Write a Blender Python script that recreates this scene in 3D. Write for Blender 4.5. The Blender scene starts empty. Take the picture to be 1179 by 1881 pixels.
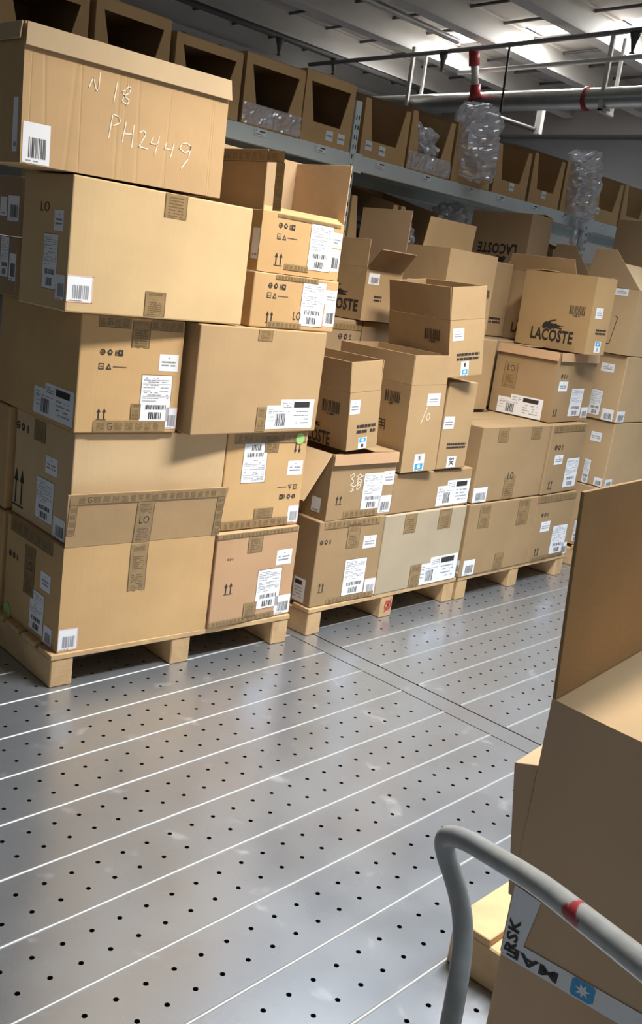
import bpy, bmesh, math, random
from math import radians as R, sin, cos, pi
from mathutils import Vector, Matrix, noise
SC = bpy.context.scene
C = SC.collection
random.seed(7)

# ------------------------------------------------------------ camera
cam_d = bpy.data.cameras.new('camera'); cam = bpy.data.objects.new('camera', cam_d); C.objects.link(cam)
cam_d.sensor_fit = 'VERTICAL'; cam_d.sensor_height = 36.0
cam_d.lens = 36.0 * 1766.02 / 1881.0
cam_d.clip_start = .05; cam_d.clip_end = 200
CM = Matrix.Rotation(-0.828717, 3, 'Z') @ Matrix.Rotation(pi/2 - 0.239654, 3, 'X') @ Matrix.Rotation(0.136674, 3, 'Z')
cam.matrix_world = Matrix.Translation((0, 0, 1.6)) @ CM.to_4x4()
SC.camera = cam
# ------------------------------------------------------------ world, lamps, exposure
w = bpy.data.worlds.new('world'); SC.world = w; w.use_nodes = True
w.node_tree.nodes['Background'].inputs[0].default_value = (.86, .93, 1, 1)
w.node_tree.nodes['Background'].inputs[1].default_value = .18
def area(name, loc, target, size, sy, power, col):
    l = bpy.data.lights.new(name, 'AREA'); l.shape = 'RECTANGLE'; l.size = size; l.size_y = sy; l.energy = power; l.color = col
    o = bpy.data.objects.new(name, l); C.objects.link(o); o.location = loc
    o.rotation_euler = (Vector(target) - Vector(loc)).to_track_quat('-Z', 'Y').to_euler()
    return o
area('aisle_lamp', (3.1, 1.35, 3.6), (3.1, 1.45, 0), 1.5, .35, 148, (1, .95, .87)).data.spread = R(132)
area('floor_fill_light', (4.2, .4, 6.8), (4.2, .4, 0), 3, 3, 150, (.76, .88, 1)).data.spread = R(75)  # added cool fill, spread narrowed so it brightens mainly the floor
area('roof_light_far', (18.07, 12.2, 6.9), (18.07, 12, 0), .7, 7, 520, (.95, .97, 1))
vs = SC.view_settings
vs.view_transform = 'Standard'; vs.look = 'None'; vs.gamma = 1; vs.use_curve_mapping = False; vs.exposure = 0.0

# ------------------------------------------------------------ helpers
def tag(o, label=None, cat=None, group=None, kind=None):
    if label: o['label'] = label
    if cat: o['category'] = cat
    if group: o['group'] = group
    if kind: o['kind'] = kind
    return o
def empty(name, loc=(0, 0, 0), rot=(0, 0, 0), parent=None):
    o = bpy.data.objects.new(name, None); C.objects.link(o); o.location = loc; o.rotation_euler = rot
    o.empty_display_size = .1
    if parent: o.parent = parent
    return o
def link(name, me, mats=(), parent=None, loc=None, rot=None, mw=None):
    o = bpy.data.objects.new(name, me); C.objects.link(o)
    if not me.materials:
        for m in mats: me.materials.append(m)
    if parent: o.parent = parent
    if loc: o.location = loc
    if rot: o.rotation_euler = rot
    if mw is not None: o.matrix_local = mw
    return o
def box_bm(bm, a, b, mi=0):
    vs_ = [bm.verts.new((x, y, z)) for z in (a[2], b[2]) for y in (a[1], b[1]) for x in (a[0], b[0])]
    for q in ((0, 2, 3, 1), (4, 5, 7, 6), (0, 1, 5, 4), (2, 6, 7, 3), (0, 4, 6, 2), (1, 3, 7, 5)):
        f = bm.faces.new([vs_[i] for i in q]); f.material_index = mi
    return vs_
def prism(bm, pts, h, mi=0, M=None):
    """pts: 2D outline (ccw) in XY, extruded 0..h in Z"""
    M = M or Matrix.Identity(4)
    lo = [bm.verts.new(M @ Vector((p[0], p[1], 0))) for p in pts]; hi = [bm.verts.new(M @ Vector((p[0], p[1], h))) for p in pts]
    n = len(pts)
    for f in ([list(reversed(lo)), hi] + [[lo[i], lo[(i+1) % n], hi[(i+1) % n], hi[i]] for i in range(n)]):
        bm.faces.new(f).material_index = mi
def bm_mesh(bm, name, bevel=0, seg=1, smooth=False):
    if bevel:
        bmesh.ops.bevel(bm, geom=list(bm.edges), offset=bevel, segments=seg, affect='EDGES', profile=.6)
    bmesh.ops.recalc_face_normals(bm, faces=list(bm.faces))
    me = bpy.data.meshes.new(name); bm.to_mesh(me); bm.free()
    if smooth:
        for p in me.polygons: p.use_smooth = True
    return me
def tube(bm, pts, r, n=12, mi=0, cap=True):
    rings = []
    pts = [Vector(p) for p in pts]; up = None
    for i, p in enumerate(pts):
        t = (pts[min(i+1, len(pts)-1)] - pts[max(i-1, 0)]).normalized()
        if up is None: up = t.orthogonal().normalized()
        up = (up - t * up.dot(t)).normalized(); s = t.cross(up)
        rr = r[i] if isinstance(r, (list, tuple)) else r
        rings.append([bm.verts.new(p + (up * cos(2*pi*k/n) + s * sin(2*pi*k/n)) * rr) for k in range(n)])
    for a, b in zip(rings, rings[1:]):
        for k in range(n):
            f = bm.faces.new((a[k], a[(k+1) % n], b[(k+1) % n], b[k])); f.material_index = mi; f.smooth = True
    if cap:
        bm.faces.new(list(reversed(rings[0]))).material_index = mi; bm.faces.new(rings[-1]).material_index = mi
# ------------------------------------------------------------ materials
def mat(name, col, rough=.8, metal=0, spec=.5, noise_s=None, noise_a=.08, bump=0, bump_s=60, emit=None, trans=0, alpha=1):
    m = bpy.data.materials.new(name); m.use_nodes = True; nt = m.node_tree; b = nt.nodes['Principled BSDF']
    b.inputs['Base Color'].default_value = (*col, 1); b.inputs['Roughness'].default_value = rough
    b.inputs['Metallic'].default_value = metal; b.inputs['Specular IOR Level'].default_value = spec
    if emit: b.inputs['Emission Color'].default_value = (*emit[0], 1); b.inputs['Emission Strength'].default_value = emit[1]
    if trans: b.inputs['Transmission Weight'].default_value = trans
    b.inputs['Alpha'].default_value = alpha
    tc = nt.nodes.new('ShaderNodeTexCoord')
    if noise_s:
        n = nt.nodes.new('ShaderNodeTexNoise'); n.inputs['Scale'].default_value = noise_s; n.inputs['Detail'].default_value = 5
        nt.links.new(tc.outputs['Object'], n.inputs['Vector'])
        mr = nt.nodes.new('ShaderNodeMapRange'); mr.inputs[1].default_value = .3; mr.inputs[2].default_value = .7
        mr.inputs[3].default_value = 1 - noise_a; mr.inputs[4].default_value = 1 + noise_a
        nt.links.new(n.outputs['Fac'], mr.inputs[0])
        mx = nt.nodes.new('ShaderNodeVectorMath'); mx.operation = 'SCALE'; mx.inputs[0].default_value = col
        nt.links.new(mr.outputs[0], mx.inputs['Scale']); nt.links.new(mx.outputs[0], b.inputs['Base Color'])
    if bump:
        n2 = nt.nodes.new('ShaderNodeTexNoise'); n2.inputs['Scale'].default_value = bump_s; n2.inputs['Detail'].default_value = 3
        nt.links.new(tc.outputs['Object'], n2.inputs['Vector'])
        bp = nt.nodes.new('ShaderNodeBump'); bp.inputs['Strength'].default_value = bump; bp.inputs['Distance'].default_value = .01
        nt.links.new(n2.outputs['Fac'], bp.inputs['Height']); nt.links.new(bp.outputs[0], b.inputs['Normal'])
    return m
def cardboard(name, col, crease=0):
    m = mat(name, col, .82, spec=.25, noise_s=3.5, noise_a=.07)
    nt = m.node_tree; b = nt.nodes['Principled BSDF']; tc = next(n for n in nt.nodes if n.type == 'TEX_COORD')
    # corrugation flutes: very fine upright ribs, plus a few soft creases and dents
    sx = nt.nodes.new('ShaderNodeMapping'); nt.links.new(tc.outputs['Object'], sx.inputs[0])
    n1 = nt.nodes.new('ShaderNodeTexNoise'); n1.inputs['Scale'].default_value = 1; n1.inputs['Detail'].default_value = 2
    sx.inputs['Scale'].default_value = (150, 150, 1.2); nt.links.new(sx.outputs[0], n1.inputs['Vector'])
    n2 = nt.nodes.new('ShaderNodeTexNoise'); n2.inputs['Scale'].default_value = 5; n2.inputs['Detail'].default_value = 2
    nt.links.new(tc.outputs['Object'], n2.inputs['Vector'])
    add = nt.nodes.new('ShaderNodeMath'); add.operation = 'MULTIPLY_ADD'; add.inputs[1].default_value = .10
    nt.links.new(n1.outputs['Fac'], add.inputs[0]); nt.links.new(n2.outputs['Fac'], add.inputs[2])
    h = add
    if crease:
        mp = nt.nodes.new('ShaderNodeMapping'); mp.inputs['Scale'].default_value = (9, 9, .25); nt.links.new(tc.outputs['Object'], mp.inputs[0])
        v = nt.nodes.new('ShaderNodeTexVoronoi'); v.feature = 'DISTANCE_TO_EDGE'; v.inputs['Scale'].default_value = 1; nt.links.new(mp.outputs[0], v.inputs['Vector'])
        mr = nt.nodes.new('ShaderNodeMapRange'); mr.inputs[2].default_value = .03; nt.links.new(v.outputs['Distance'], mr.inputs[0])
        a2 = nt.nodes.new('ShaderNodeMath'); a2.operation = 'MULTIPLY_ADD'; a2.inputs[1].default_value = .25
        nt.links.new(mr.outputs[0], a2.inputs[0]); nt.links.new(add.outputs[0], a2.inputs[2]); h = a2
    bp = nt.nodes.new('ShaderNodeBump'); bp.inputs['Strength'].default_value = .35; bp.inputs['Distance'].default_value = .012
    nt.links.new(h.outputs[0], bp.inputs['Height']); nt.links.new(bp.outputs[0], b.inputs['Normal'])
    return m
CB = dict(dimlit=cardboard('kraft_dimlit', (.345, .23, .12)), lip=cardboard('kraft_lip', (.50, .365, .22)), tan=cardboard('kraft_tan', (.56, .36, .17)), light=cardboard('kraft_yellowish', (.60, .425, .225)), pale=cardboard('kraft_pale', (.60, .43, .245)),  # first tone: weaker light on the right-hand stacks put into the colour
          kraft=cardboard('kraft_brown', (.42, .28, .145)), pink=cardboard('kraft_pinkish', (.50, .31, .175)), beige=cardboard('kraft_beige', (.42, .345, .24)),
          orange=cardboard('kraft_orange', (.49, .305, .14)), dark=cardboard('kraft_shaded', (.36, .245, .14)), gold=cardboard('kraft_gold', (.44, .285, .135)),  # dark: shade put into the colour of back-row cartons and turned-away flaps
          amber=cardboard('kraft_amber', (.50, .345, .19)), creased=cardboard('kraft_creased', (.50, .325, .165), 1), inner=cardboard('kraft_inside', (.52, .36, .21)))
WHITE = mat('label_paper', (.82, .83, .86), .45, noise_s=8, noise_a=.03); INK = mat('black_ink', (.03, .026, .024), .6)
PINK = mat('label_pink_rim', (.78, .50, .46), .5); GREY = mat('label_grey_print', (.27, .28, .31), .6); BLUE = mat('label_blue', (.03, .34, .68), .45)
GREEN = mat('green_sticker', (.33, .58, .18), .5); CHALK = mat('chalk', (.83, .74, .60), .9)
TAPE = mat('packing_tape', (.30, .20, .095), .32, spec=.5, noise_s=30, noise_a=.14); TAPEINK = mat('tape_print', (.16, .10, .045), .4)
WOOD = mat('pallet_wood', (.52, .345, .175), .75, noise_s=9, noise_a=.16, bump=.3, bump_s=30)
WOOD2 = mat('pallet_wood_end_grain', (.66, .42, .19), .8, noise_s=20, noise_a=.15)
RED = mat('red_paint', (.42, .03, .035), .5); KNOT = mat('wood_knot', (.26, .13, .05), .7)

# ------------------------------------------------------------ flat prints
_tc = {}
def text_polys(s, bold=0):
    if (s, bold) in _tc: return _tc[(s, bold)]
    cu = bpy.data.curves.new('t', 'FONT'); cu.body = s; cu.size = 1; cu.offset = bold * .03; cu.resolution_u = 2; cu.space_character = 1.05
    o = bpy.data.objects.new('t', cu); C.objects.link(o)
    me = o.to_mesh(); V = [v.co.copy() for v in me.vertices]; F = [list(p.vertices) for p in me.polygons]
    o.to_mesh_clear(); bpy.data.objects.remove(o); bpy.data.curves.remove(cu)
    x0 = min(v.x for v in V); x1 = max(v.x for v in V); y0 = min(v.y for v in V); y1 = max(v.y for v in V)
    r = ([((v.x-x0)/(x1-x0), (v.y-y0)/(y1-y0)) for v in V], F); _tc[(s, bold)] = r
    return r
class Print:
    """flat print gathered in (u,v) metres; layers stand a fraction of a millimetre proud of one another"""
    def __init__(s): s.v = []; s.f = []; s.m = []; s.mats = []
    def mi(s, m):
        if m not in s.mats: s.mats.append(m)
        return s.mats.index(m)
    def poly(s, pts, m, z=0, faces=None):
        b = len(s.v); s.v += [(p[0], p[1], z) for p in pts]; k = s.mi(m)
        for f in (faces or [list(range(len(pts)))]): s.f.append([b+i for i in f]); s.m.append(k)
    def rect(s, x, y, w_, h_, m, z=0): s.poly([(x, y), (x+w_, y), (x+w_, y+h_), (x, y+h_)], m, z)
    def line(s, pts, wd, m, z=.0005):
        for (a, b) in zip(pts, pts[1:]):
            d = Vector((b[0]-a[0], b[1]-a[1]))
            if d.length < 1e-6: continue
            d.normalize(); n = Vector((-d.y, d.x)) * wd / 2; e = d * wd * .3
            s.poly([(a[0]-n.x-e.x, a[1]-n.y-e.y), (b[0]-n.x+e.x, b[1]-n.y+e.y), (b[0]+n.x+e.x, b[1]+n.y+e.y), (a[0]+n.x-e.x, a[1]+n.y-e.y)], m, z)
    def text(s, t, x, y, w_, h_, m, bold=0, z=.0006):
        V, F = text_polys(t, bold); s.poly([(x+a*w_, y+b*h_) for a, b in V], m, z, F)
    def bars(s, x, y, w_, h_, m=INK, z=.0006, n=14):
        u = 0; rs = random.Random(int(x*1e4)+n)
        while u < w_*.97:
            b = rs.choice((.45, .8, 1.2)) * w_ / n / 1.6
            s.rect(x+u, y, min(b, w_-u), h_, m, z); u += b + rs.choice((.5, .8, 1.1)) * w_ / n / 1.6
    def words(s, x, y, w_, h_, m=GREY, z=.0006, dens=.75):
        rs = random.Random(int(y*1e4)+int(x*1e3)); u = 0
        while u < w_:
            b = rs.uniform(.06, .2) * w_; b = min(b, w_-u)
            if rs.random() < dens: s.rect(x+u, y, b*.85, h_, m, z)
            u += b
    def circle(s, x, y, r, m, z=.0006, n=16, r2=None):
        if r2:
            pts = [(x+cos(2*pi*i/n)*r, y+sin(2*pi*i/n)*r) for i in range(n)] + [(x+cos(2*pi*i/n)*r2, y+sin(2*pi*i/n)*r2) for i in range(n)]
            s.poly(pts, m, z, [[i, (i+1) % n, n+(i+1) % n, n+i] for i in range(n)])
        else: s.poly([(x+cos(2*pi*i/n)*r, y+sin(2*pi*i/n)*r) for i in range(n)], m, z)
    def build(s, name, parent, mw, flip=None, curl=0):
        V = s.v
        if flip: V = [(flip[0]-a, flip[1]-b, c) for a, b, c in V]
        me = bpy.data.meshes.new(name); me.from_pydata(V, [], s.f)
        for m in s.mats: me.materials.append(m)
        for p, k in zip(me.polygons, s.m): p.material_index = k
        me.update()
        return link(name, me, (), parent, mw=mw)
CROC = [(0,.10),(.03,.42),(.09,.62),(.16,.72),(.22,.66),(.28,.80),(.40,.90),(.52,.97),(.66,1),(.58,.90),(.46,.80),(.38,.70),(.37,.60),(.45,.60),(.53,.58),(.60,.60),(.63,.66),(.67,.62),(.69,.54),(.80,.50),(.90,.47),(1,.50),(.97,.42),(.86,.38),(.78,.36),(.74,.33),(.84,.30),(.95,.22),(.93,.15),(.80,.17),(.68,.18),(.56,.14),(.48,.10),(.44,.0),(.36,.0),(.37,.09),(.26,.13),(.16,.12),(.14,.02),(.06,.02),(.07,.12)]
STROKES = {
 'N18': [[(0,.36),(.08,.74),(.10,.70),(.17,.30),(.22,.34),(.24,.98)], [(.60,.02),(.66,.80)], [(.95,.78),(.88,.62),(.80,.50),(.86,.35),(.98,.22),(.93,.05),(.80,.12),(.84,.35),(.97,.52),(1,.70),(.93,.80)]],
 'PH2449': [[(.02,.42),(.05,.98),(.12,.95),(.14,.82),(.06,.72)], [(.17,.40),(.20,.86)], [(.19,.60),(.27,.62)], [(.28,.32),(.29,.84)], [(.36,.70),(.41,.78),(.43,.68),(.38,.45),(.36,.38),(.46,.36)], [(.52,.66),(.49,.50),(.58,.52)], [(.59,.70),(.55,.26)], [(.68,.60),(.66,.46),(.74,.46)], [(.77,.62),(.74,.28)], [(.98,.64),(.93,.70),(.87,.66),(.84,.54),(.91,.46),(.97,.54),(.98,.64),(.96,.34),(.88,.06)]],
 '38': [[(.08,.86),(.30,.98),(.36,.86),(.16,.72),(.34,.62),(.34,.50),(.12,.40)], [(.72,.94),(.56,.84),(.62,.70),(.88,.60),(.86,.50),(.60,.52),(.62,.66),(.84,.84),(.72,.96)], [(.55,.66),(1,.86)], [(.20,.36),(.42,.32),(.30,.20),(.44,.12),(.18,.04)], [(.60,.46),(.86,.30),(.62,.10),(.60,.30),(.88,.44)], [(.44,.30),(.70,.46)]],
 '10': [[(0,0),(.55,1)], [(.78,.62),(.62,.48),(.62,.24),(.80,.20),(.95,.36),(.92,.56),(.78,.62)]]}
def decal_print(kind, w_, h_, k):
    P = Print()
    if kind in ('barcode_label', 'square_label', 'shipping_label', 'wide_label', 'plain_label'):
        if kind == 'wide_label':
            s0 = .28 if w_ > .2 else 0
            P.poly([(0, 0), (w_, 0), (w_, h_), (w_*s0, h_), (w_*s0, h_*.8), (0, h_*.8)], WHITE)
            if w_ > .15:
                P.rect(w_*.56, h_*.72, w_*.34, h_*.20, INK, .0006); P.bars(w_*.20, h_*.10, w_*.20, h_*.42, n=9)
                for i in range(3): P.words(w_*.32, h_*(.86-.07*i), w_*.2, h_*.03)
                for i in range(4): P.words(w_*.04, h_*(.66-.13*i), w_*.12, h_*.03)
                for i in range(4): P.words(w_*.58, h_*(.56-.13*i), w_*.34, h_*.04)
                P.words(w_*.05, h_*.58, w_*.45, h_*.02, dens=.9)
            else:
                P.rect(w_*.1, h_*.72, w_*.6, h_*.18, INK, .0006)
                for i in range(4): P.words(w_*.1, h_*(.56-.13*i), w_*.7, h_*.04)
        elif kind == 'barcode_label':
            P.rect(0, 0, w_, h_, WHITE)
            if k.get('pink'):
                t = .0035; P.rect(0, 0, w_, t, PINK, .0004); P.rect(0, h_-t, w_, t, PINK, .0004); P.rect(w_-t, 0, t, h_, PINK, .0004)
            P.bars(w_*.22, h_*.14, w_*.66, h_*.50, GREY if k.get('pink') else INK, n=12); P.words(w_*.1, h_*.05, w_*.5, h_*.03)
        elif kind == 'square_label':
            P.rect(0, 0, w_, h_, WHITE); P.words(w_*.14, h_*.30, w_*.72, h_*.09, dens=.95); P.words(w_*.14, h_*.50, w_*.72, h_*.09, GREY, dens=.95); P.rect(w_*.46, h_*.76, w_*.10, h_*.06, GREY, .0006)
        elif kind == 'shipping_label':
            t = .0022; P.rect(-t, -t, w_+2*t, h_+2*t, TAPEINK, -.0002); P.rect(0, 0, w_, h_, WHITE)
            for i, yy in enumerate((.93, .89, .85, .78, .73, .66, .62, .57, .50, .44)): P.words(w_*.06, h_*yy, w_*(.86 if i % 3 else .5), h_*.014, GREY, dens=.7)
            P.rect(w_*.04, h_*.81, w_*.92, h_*.006, GREY, .0006); P.rect(w_*.04, h_*.54, w_*.92, h_*.006, GREY, .0006)
            P.bars(w_*.18, h_*.26, w_*.68, h_*.10, n=13); P.bars(w_*.30, h_*.05, w_*.42, h_*.15, n=8)
        else: P.rect(0, 0, w_, h_, WHITE); P.words(w_*.2, h_*.1, w_*.6, h_*.08)
    elif kind == 'tape':
        v = k.get('o') == 'v'; L, T = (h_, w_) if v else (w_, h_)
        Q = Print()
        if k.get('fr'): Q.poly([(0, 0), (T*.2, L*.03), (T*.4, 0), (T*.6, L*.04), (T*.8, 0), (T, L*.02), (T, L), (0, L)], TAPE, .0008) if v else None
        if not Q.v: Q.rect(0, 0, w_, h_, TAPE, .0008)
        rs = random.Random(int(L*1e4)); e = .0025
        if v:
            Q.rect(0, 0, e, h_, TAPEINK, .0011); Q.rect(w_-e, 0, e, h_, TAPEINK, .0011)
        else:
            Q.rect(0, 0, w_, e, TAPEINK, .0011)
        u = L*.05; i = 0
        while u < L*.93:
            if k.get('lo') and i == 1:
                if v: Q.text('LO', T*.22, u, T*.56, T*.4, INK, 0, .0012); u += T*.55
                else:
                    V, F = text_polys('LO', 0); Q.poly([(u + b*T*.45, T*.2 + (1-a)*T*.6) for a, b in V], INK, .0012, [f[::-1] for f in F]); u += T*.6
            else:
                b = min(rs.uniform(.5, .9)*T, L*.96-u)
                for j in range(7):
                    if v: Q.words(T*.16, u+b*j/7, T*.68, b/7*.42, TAPEINK, .0011, .85)
                    else: Q.words(u, T*(.18+.66*j/7), b*.9, T*.045, TAPEINK, .0011, .85)
                u += b + T*.22
            i += 1
        P = Q
    elif kind == 'icons':
        n = k.get('n', 4); s = min(w_/(n+.6), h_*(.42 if n == 4 else .8)); y = h_ - s
        P.circle(s*.5, y+s*.5, s*.42, INK, r2=s*.26); P.rect(s*.3, y+s*.42, s*.45, s*.14, INK, .0007)
        x = s*1.15; P.poly([(x+s*.5, y+s), (x+s*.95, y+s*.55), (x+s*.7, y+s*.1), (x+s*.3, y+s*.1), (x+s*.05, y+s*.55)], INK, .0006); P.circle(x+s*.5, y+s*.5, s*.17, CB['kraft'], .0008)
        x = s*2.5; P.rect(x, y+s*.1, s*.42, s*.7, INK, .0006)
        for j in range(3): P.rect(x+s*.06, y+s*(.2+.2*j), s*.3, s*.09, CB['kraft'], .0008)
        if n > 3: P.rect(x+s*.5, y+s*.05, s*.75, s*.85, INK, .0006); P.circle(x+s*.85, y+s*.5, s*.16, CB['kraft'], .0008)
        if n == 4:
            P.rect(0, 0, s*.85, s*.85, INK, .0006); P.rect(s*.1, s*.1, s*.65, s*.65, CB['kraft'], .0008); P.words(s*.15, s*.3, s*.5, s*.1, INK, .001)
            x = s*1.15; P.poly([(x, 0), (x+s*.9, 0), (x+s*.45, s*.85)], INK, .0006); P.poly([(x+s*.26, s*.14), (x+s*.64, s*.14), (x+s*.45, s*.5)], CB['kraft'], .0008)
            P.words(s*2.3, s*.35, s*2.2, s*.1, INK, .0006, .95)
    elif kind == 'arrows':
        for x in (w_*.26, w_*.74):
            P.rect(x-w_*.05, h_*.08, w_*.10, h_*.62, INK, .0006); P.poly([(x-w_*.17, h_*.66), (x+w_*.17, h_*.66), (x, h_)], INK, .0006)
        P.rect(w_*.05, 0, w_*.9, h_*.045, INK, .0006)
    elif kind == 'green_dot': P.circle(w_/2, h_/2, max(w_, h_)/2*.95, GREEN, .0018, 24)
    elif kind == 'barcode_print': P.bars(0, h_*.16, w_, h_*.84, n=15); P.words(w_*.3, 0, w_*.4, h_*.1, INK)
    elif kind == 'lines':
        for j in range(2): P.words(0, h_*(.15+.5*j), w_, h_*.28, INK, dens=.97)
    elif kind == 'text': P.text(k['t'], 0, 0, w_, h_, INK, 1 if k.get('bold') else 0)
    elif kind == 'croc':
        from mathutils.geometry import tessellate_polygon
        T = tessellate_polygon([[Vector((a, b, 0)) for a, b in CROC]])
        P.poly([(a*w_, b*h_) for a, b in CROC], INK, .0006, [list(t) for t in T])
    elif kind == 'chalk':
        for s in STROKES[k['t']]: P.line([(a*w_, b*h_) for a, b in s], .0036, CHALK, .0006)
    elif kind == 'logo_tape':
        P.poly([(0, 0), (w_, 0), (w_, h_), (w_*.8, h_*.95), (w_*.6, h_), (w_*.4, h_*.95), (w_*.2, h_), (0, h_*.97)], WHITE, .0004)
        P.rect(w_*.12, h_*.56, w_*.76, h_*.36, BLUE, .0007)
        st = []
        for i in range(14):
            r = (w_*.26 if i % 2 == 0 else w_*.11); a = i*pi/7; st.append((w_*.5+r*sin(a)*1, h_*.74+r*cos(a)*.8))
        P.poly([(w_*.5, h_*.74)] + st, WHITE, .001, [[0, 1+(i+1) % 14, 1+i] for i in range(14)])
        P.words(w_*.35, h_*.1, w_*.3, h_*.3, INK, .0007)
    elif kind == 'word_tape':
        P.rect(0, 0, w_, h_, WHITE, .0004)
        V, F = text_polys('SK', 1); P.poly([(w_*.25 + b*w_*.5, h_*.1 + (1-a)*h_*.8) for a, b in V], INK, .0008, [f[::-1] for f in F])
    elif kind == 'bracket': P.line([(w_*.7, h_), (w_, h_*.97), (w_*.5, 0), (0, .0)], .004, INK)
    elif kind == 'yong':
        t = w_*.09
        for a, b in (((.12, .0), (.12, 1)), ((.12, 1), (.92, 1)), ((.92, 1), (.92, 0)), ((.12, .66), (.92, .66)), ((.12, .34), (.92, .34)), ((.52, 1), (.52, .02))): P.line([(a[0]*w_, a[1]*h_), (b[0]*w_, b[1]*h_)], t, INK)
    return P
NAMES = dict(barcode_label='barcode_label', square_label='small_label', shipping_label='shipping_label', wide_label='wide_label', plain_label='white_label', tape='tape_strip', icons='printed_icons',
             arrows='printed_arrows', green_dot='round_sticker', barcode_print='printed_barcode', lines='printed_lines', text='printed_lettering', croc='printed_crocodile', chalk='chalk_writing', logo_tape='white_seal', word_tape='white_seal', bracket='printed_bracket', yong='printed_character')
def face_matrix(w_, d_, f):
    if f == 'F': o, U, V, N = (0, -.0008, 0), (1, 0, 0), (0, 0, 1), (0, -1, 0)
    elif f == 'L': o, U, V, N = (-.0008, d_, 0), (0, -1, 0), (0, 0, 1), (-1, 0, 0)
    m = Matrix.Identity(4)
    for i, c in enumerate((U, V, N)):
        for j in range(3): m[j][i] = c[j]
    for j in range(3): m[j][3] = o[j]
    return m

# ------------------------------------------------------------ floor
ST = 'structure'
def metal_floor_mat(name, col):
    m = mat(name, col, .34, metal=1.0)
    nt = m.node_tree; b = nt.nodes['Principled BSDF']; tc = next(n for n in nt.nodes if n.type == 'TEX_COORD'); g = nt.nodes.new('ShaderNodeNewGeometry')
    n1 = nt.nodes.new('ShaderNodeTexNoise'); n1.inputs['Scale'].default_value = 3.5; n1.inputs['Detail'].default_value = 2; nt.links.new(g.outputs['Position'], n1.inputs['Vector'])
    mr = nt.nodes.new('ShaderNodeMapRange'); mr.inputs[1].default_value = .3; mr.inputs[2].default_value = .7; mr.inputs[3].default_value = .23; mr.inputs[4].default_value = .31
    nt.links.new(n1.outputs['Fac'], mr.inputs[0]); nt.links.new(mr.outputs[0], b.inputs['Roughness'])
    # pale scuffs
    n2 = nt.nodes.new('ShaderNodeTexNoise'); n2.inputs['Scale'].default_value = 9; n2.inputs['Detail'].default_value = 3; n2.inputs['Distortion'].default_value = .4
    nt.links.new(g.outputs['Position'], n2.inputs['Vector'])
    m2 = nt.nodes.new('ShaderNodeMapRange'); m2.inputs[1].default_value = .64; m2.inputs[2].default_value = .78; m2.inputs[4].default_value = .32; nt.links.new(n2.outputs['Fac'], m2.inputs[0])
    mx = nt.nodes.new('ShaderNodeMix'); mx.data_type = 'RGBA'; mx.inputs[6].default_value = (*col, 1); mx.inputs[7].default_value = (.78, .80, .82, 1)
    nt.links.new(m2.outputs[0], mx.inputs[0]); nt.links.new(mx.outputs[2], b.inputs['Base Color'])
    mm = nt.nodes.new('ShaderNodeMapRange'); mm.inputs[3].default_value = .82; mm.inputs[4].default_value = .3; nt.links.new(m2.outputs[0], mm.inputs[0]); nt.links.new(mm.outputs[0], b.inputs['Metallic'])
    bp = nt.nodes.new('ShaderNodeBump'); bp.inputs['Strength'].default_value = .035; bp.inputs['Distance'].default_value = .01
    nt.links.new(n1.outputs['Fac'], bp.inputs['Height']); nt.links.new(bp.outputs[0], b.inputs['Normal'])
    return m
FLOORM = metal_floor_mat('brushed_floor_metal', (.44, .475, .53)); BEAD = mat('seam_bead', (.36, .37, .37), .45, metal=.5)
SUB = mat('dark_void', (.015, .015, .015), .9); HOLEM = mat('hole_wall', (.06, .06, .06), .5, metal=.5)
floor = empty('floor'); tag(floor, kind=ST)
PITCH = .2216; Y0 = 2.836; TH = .006
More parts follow.
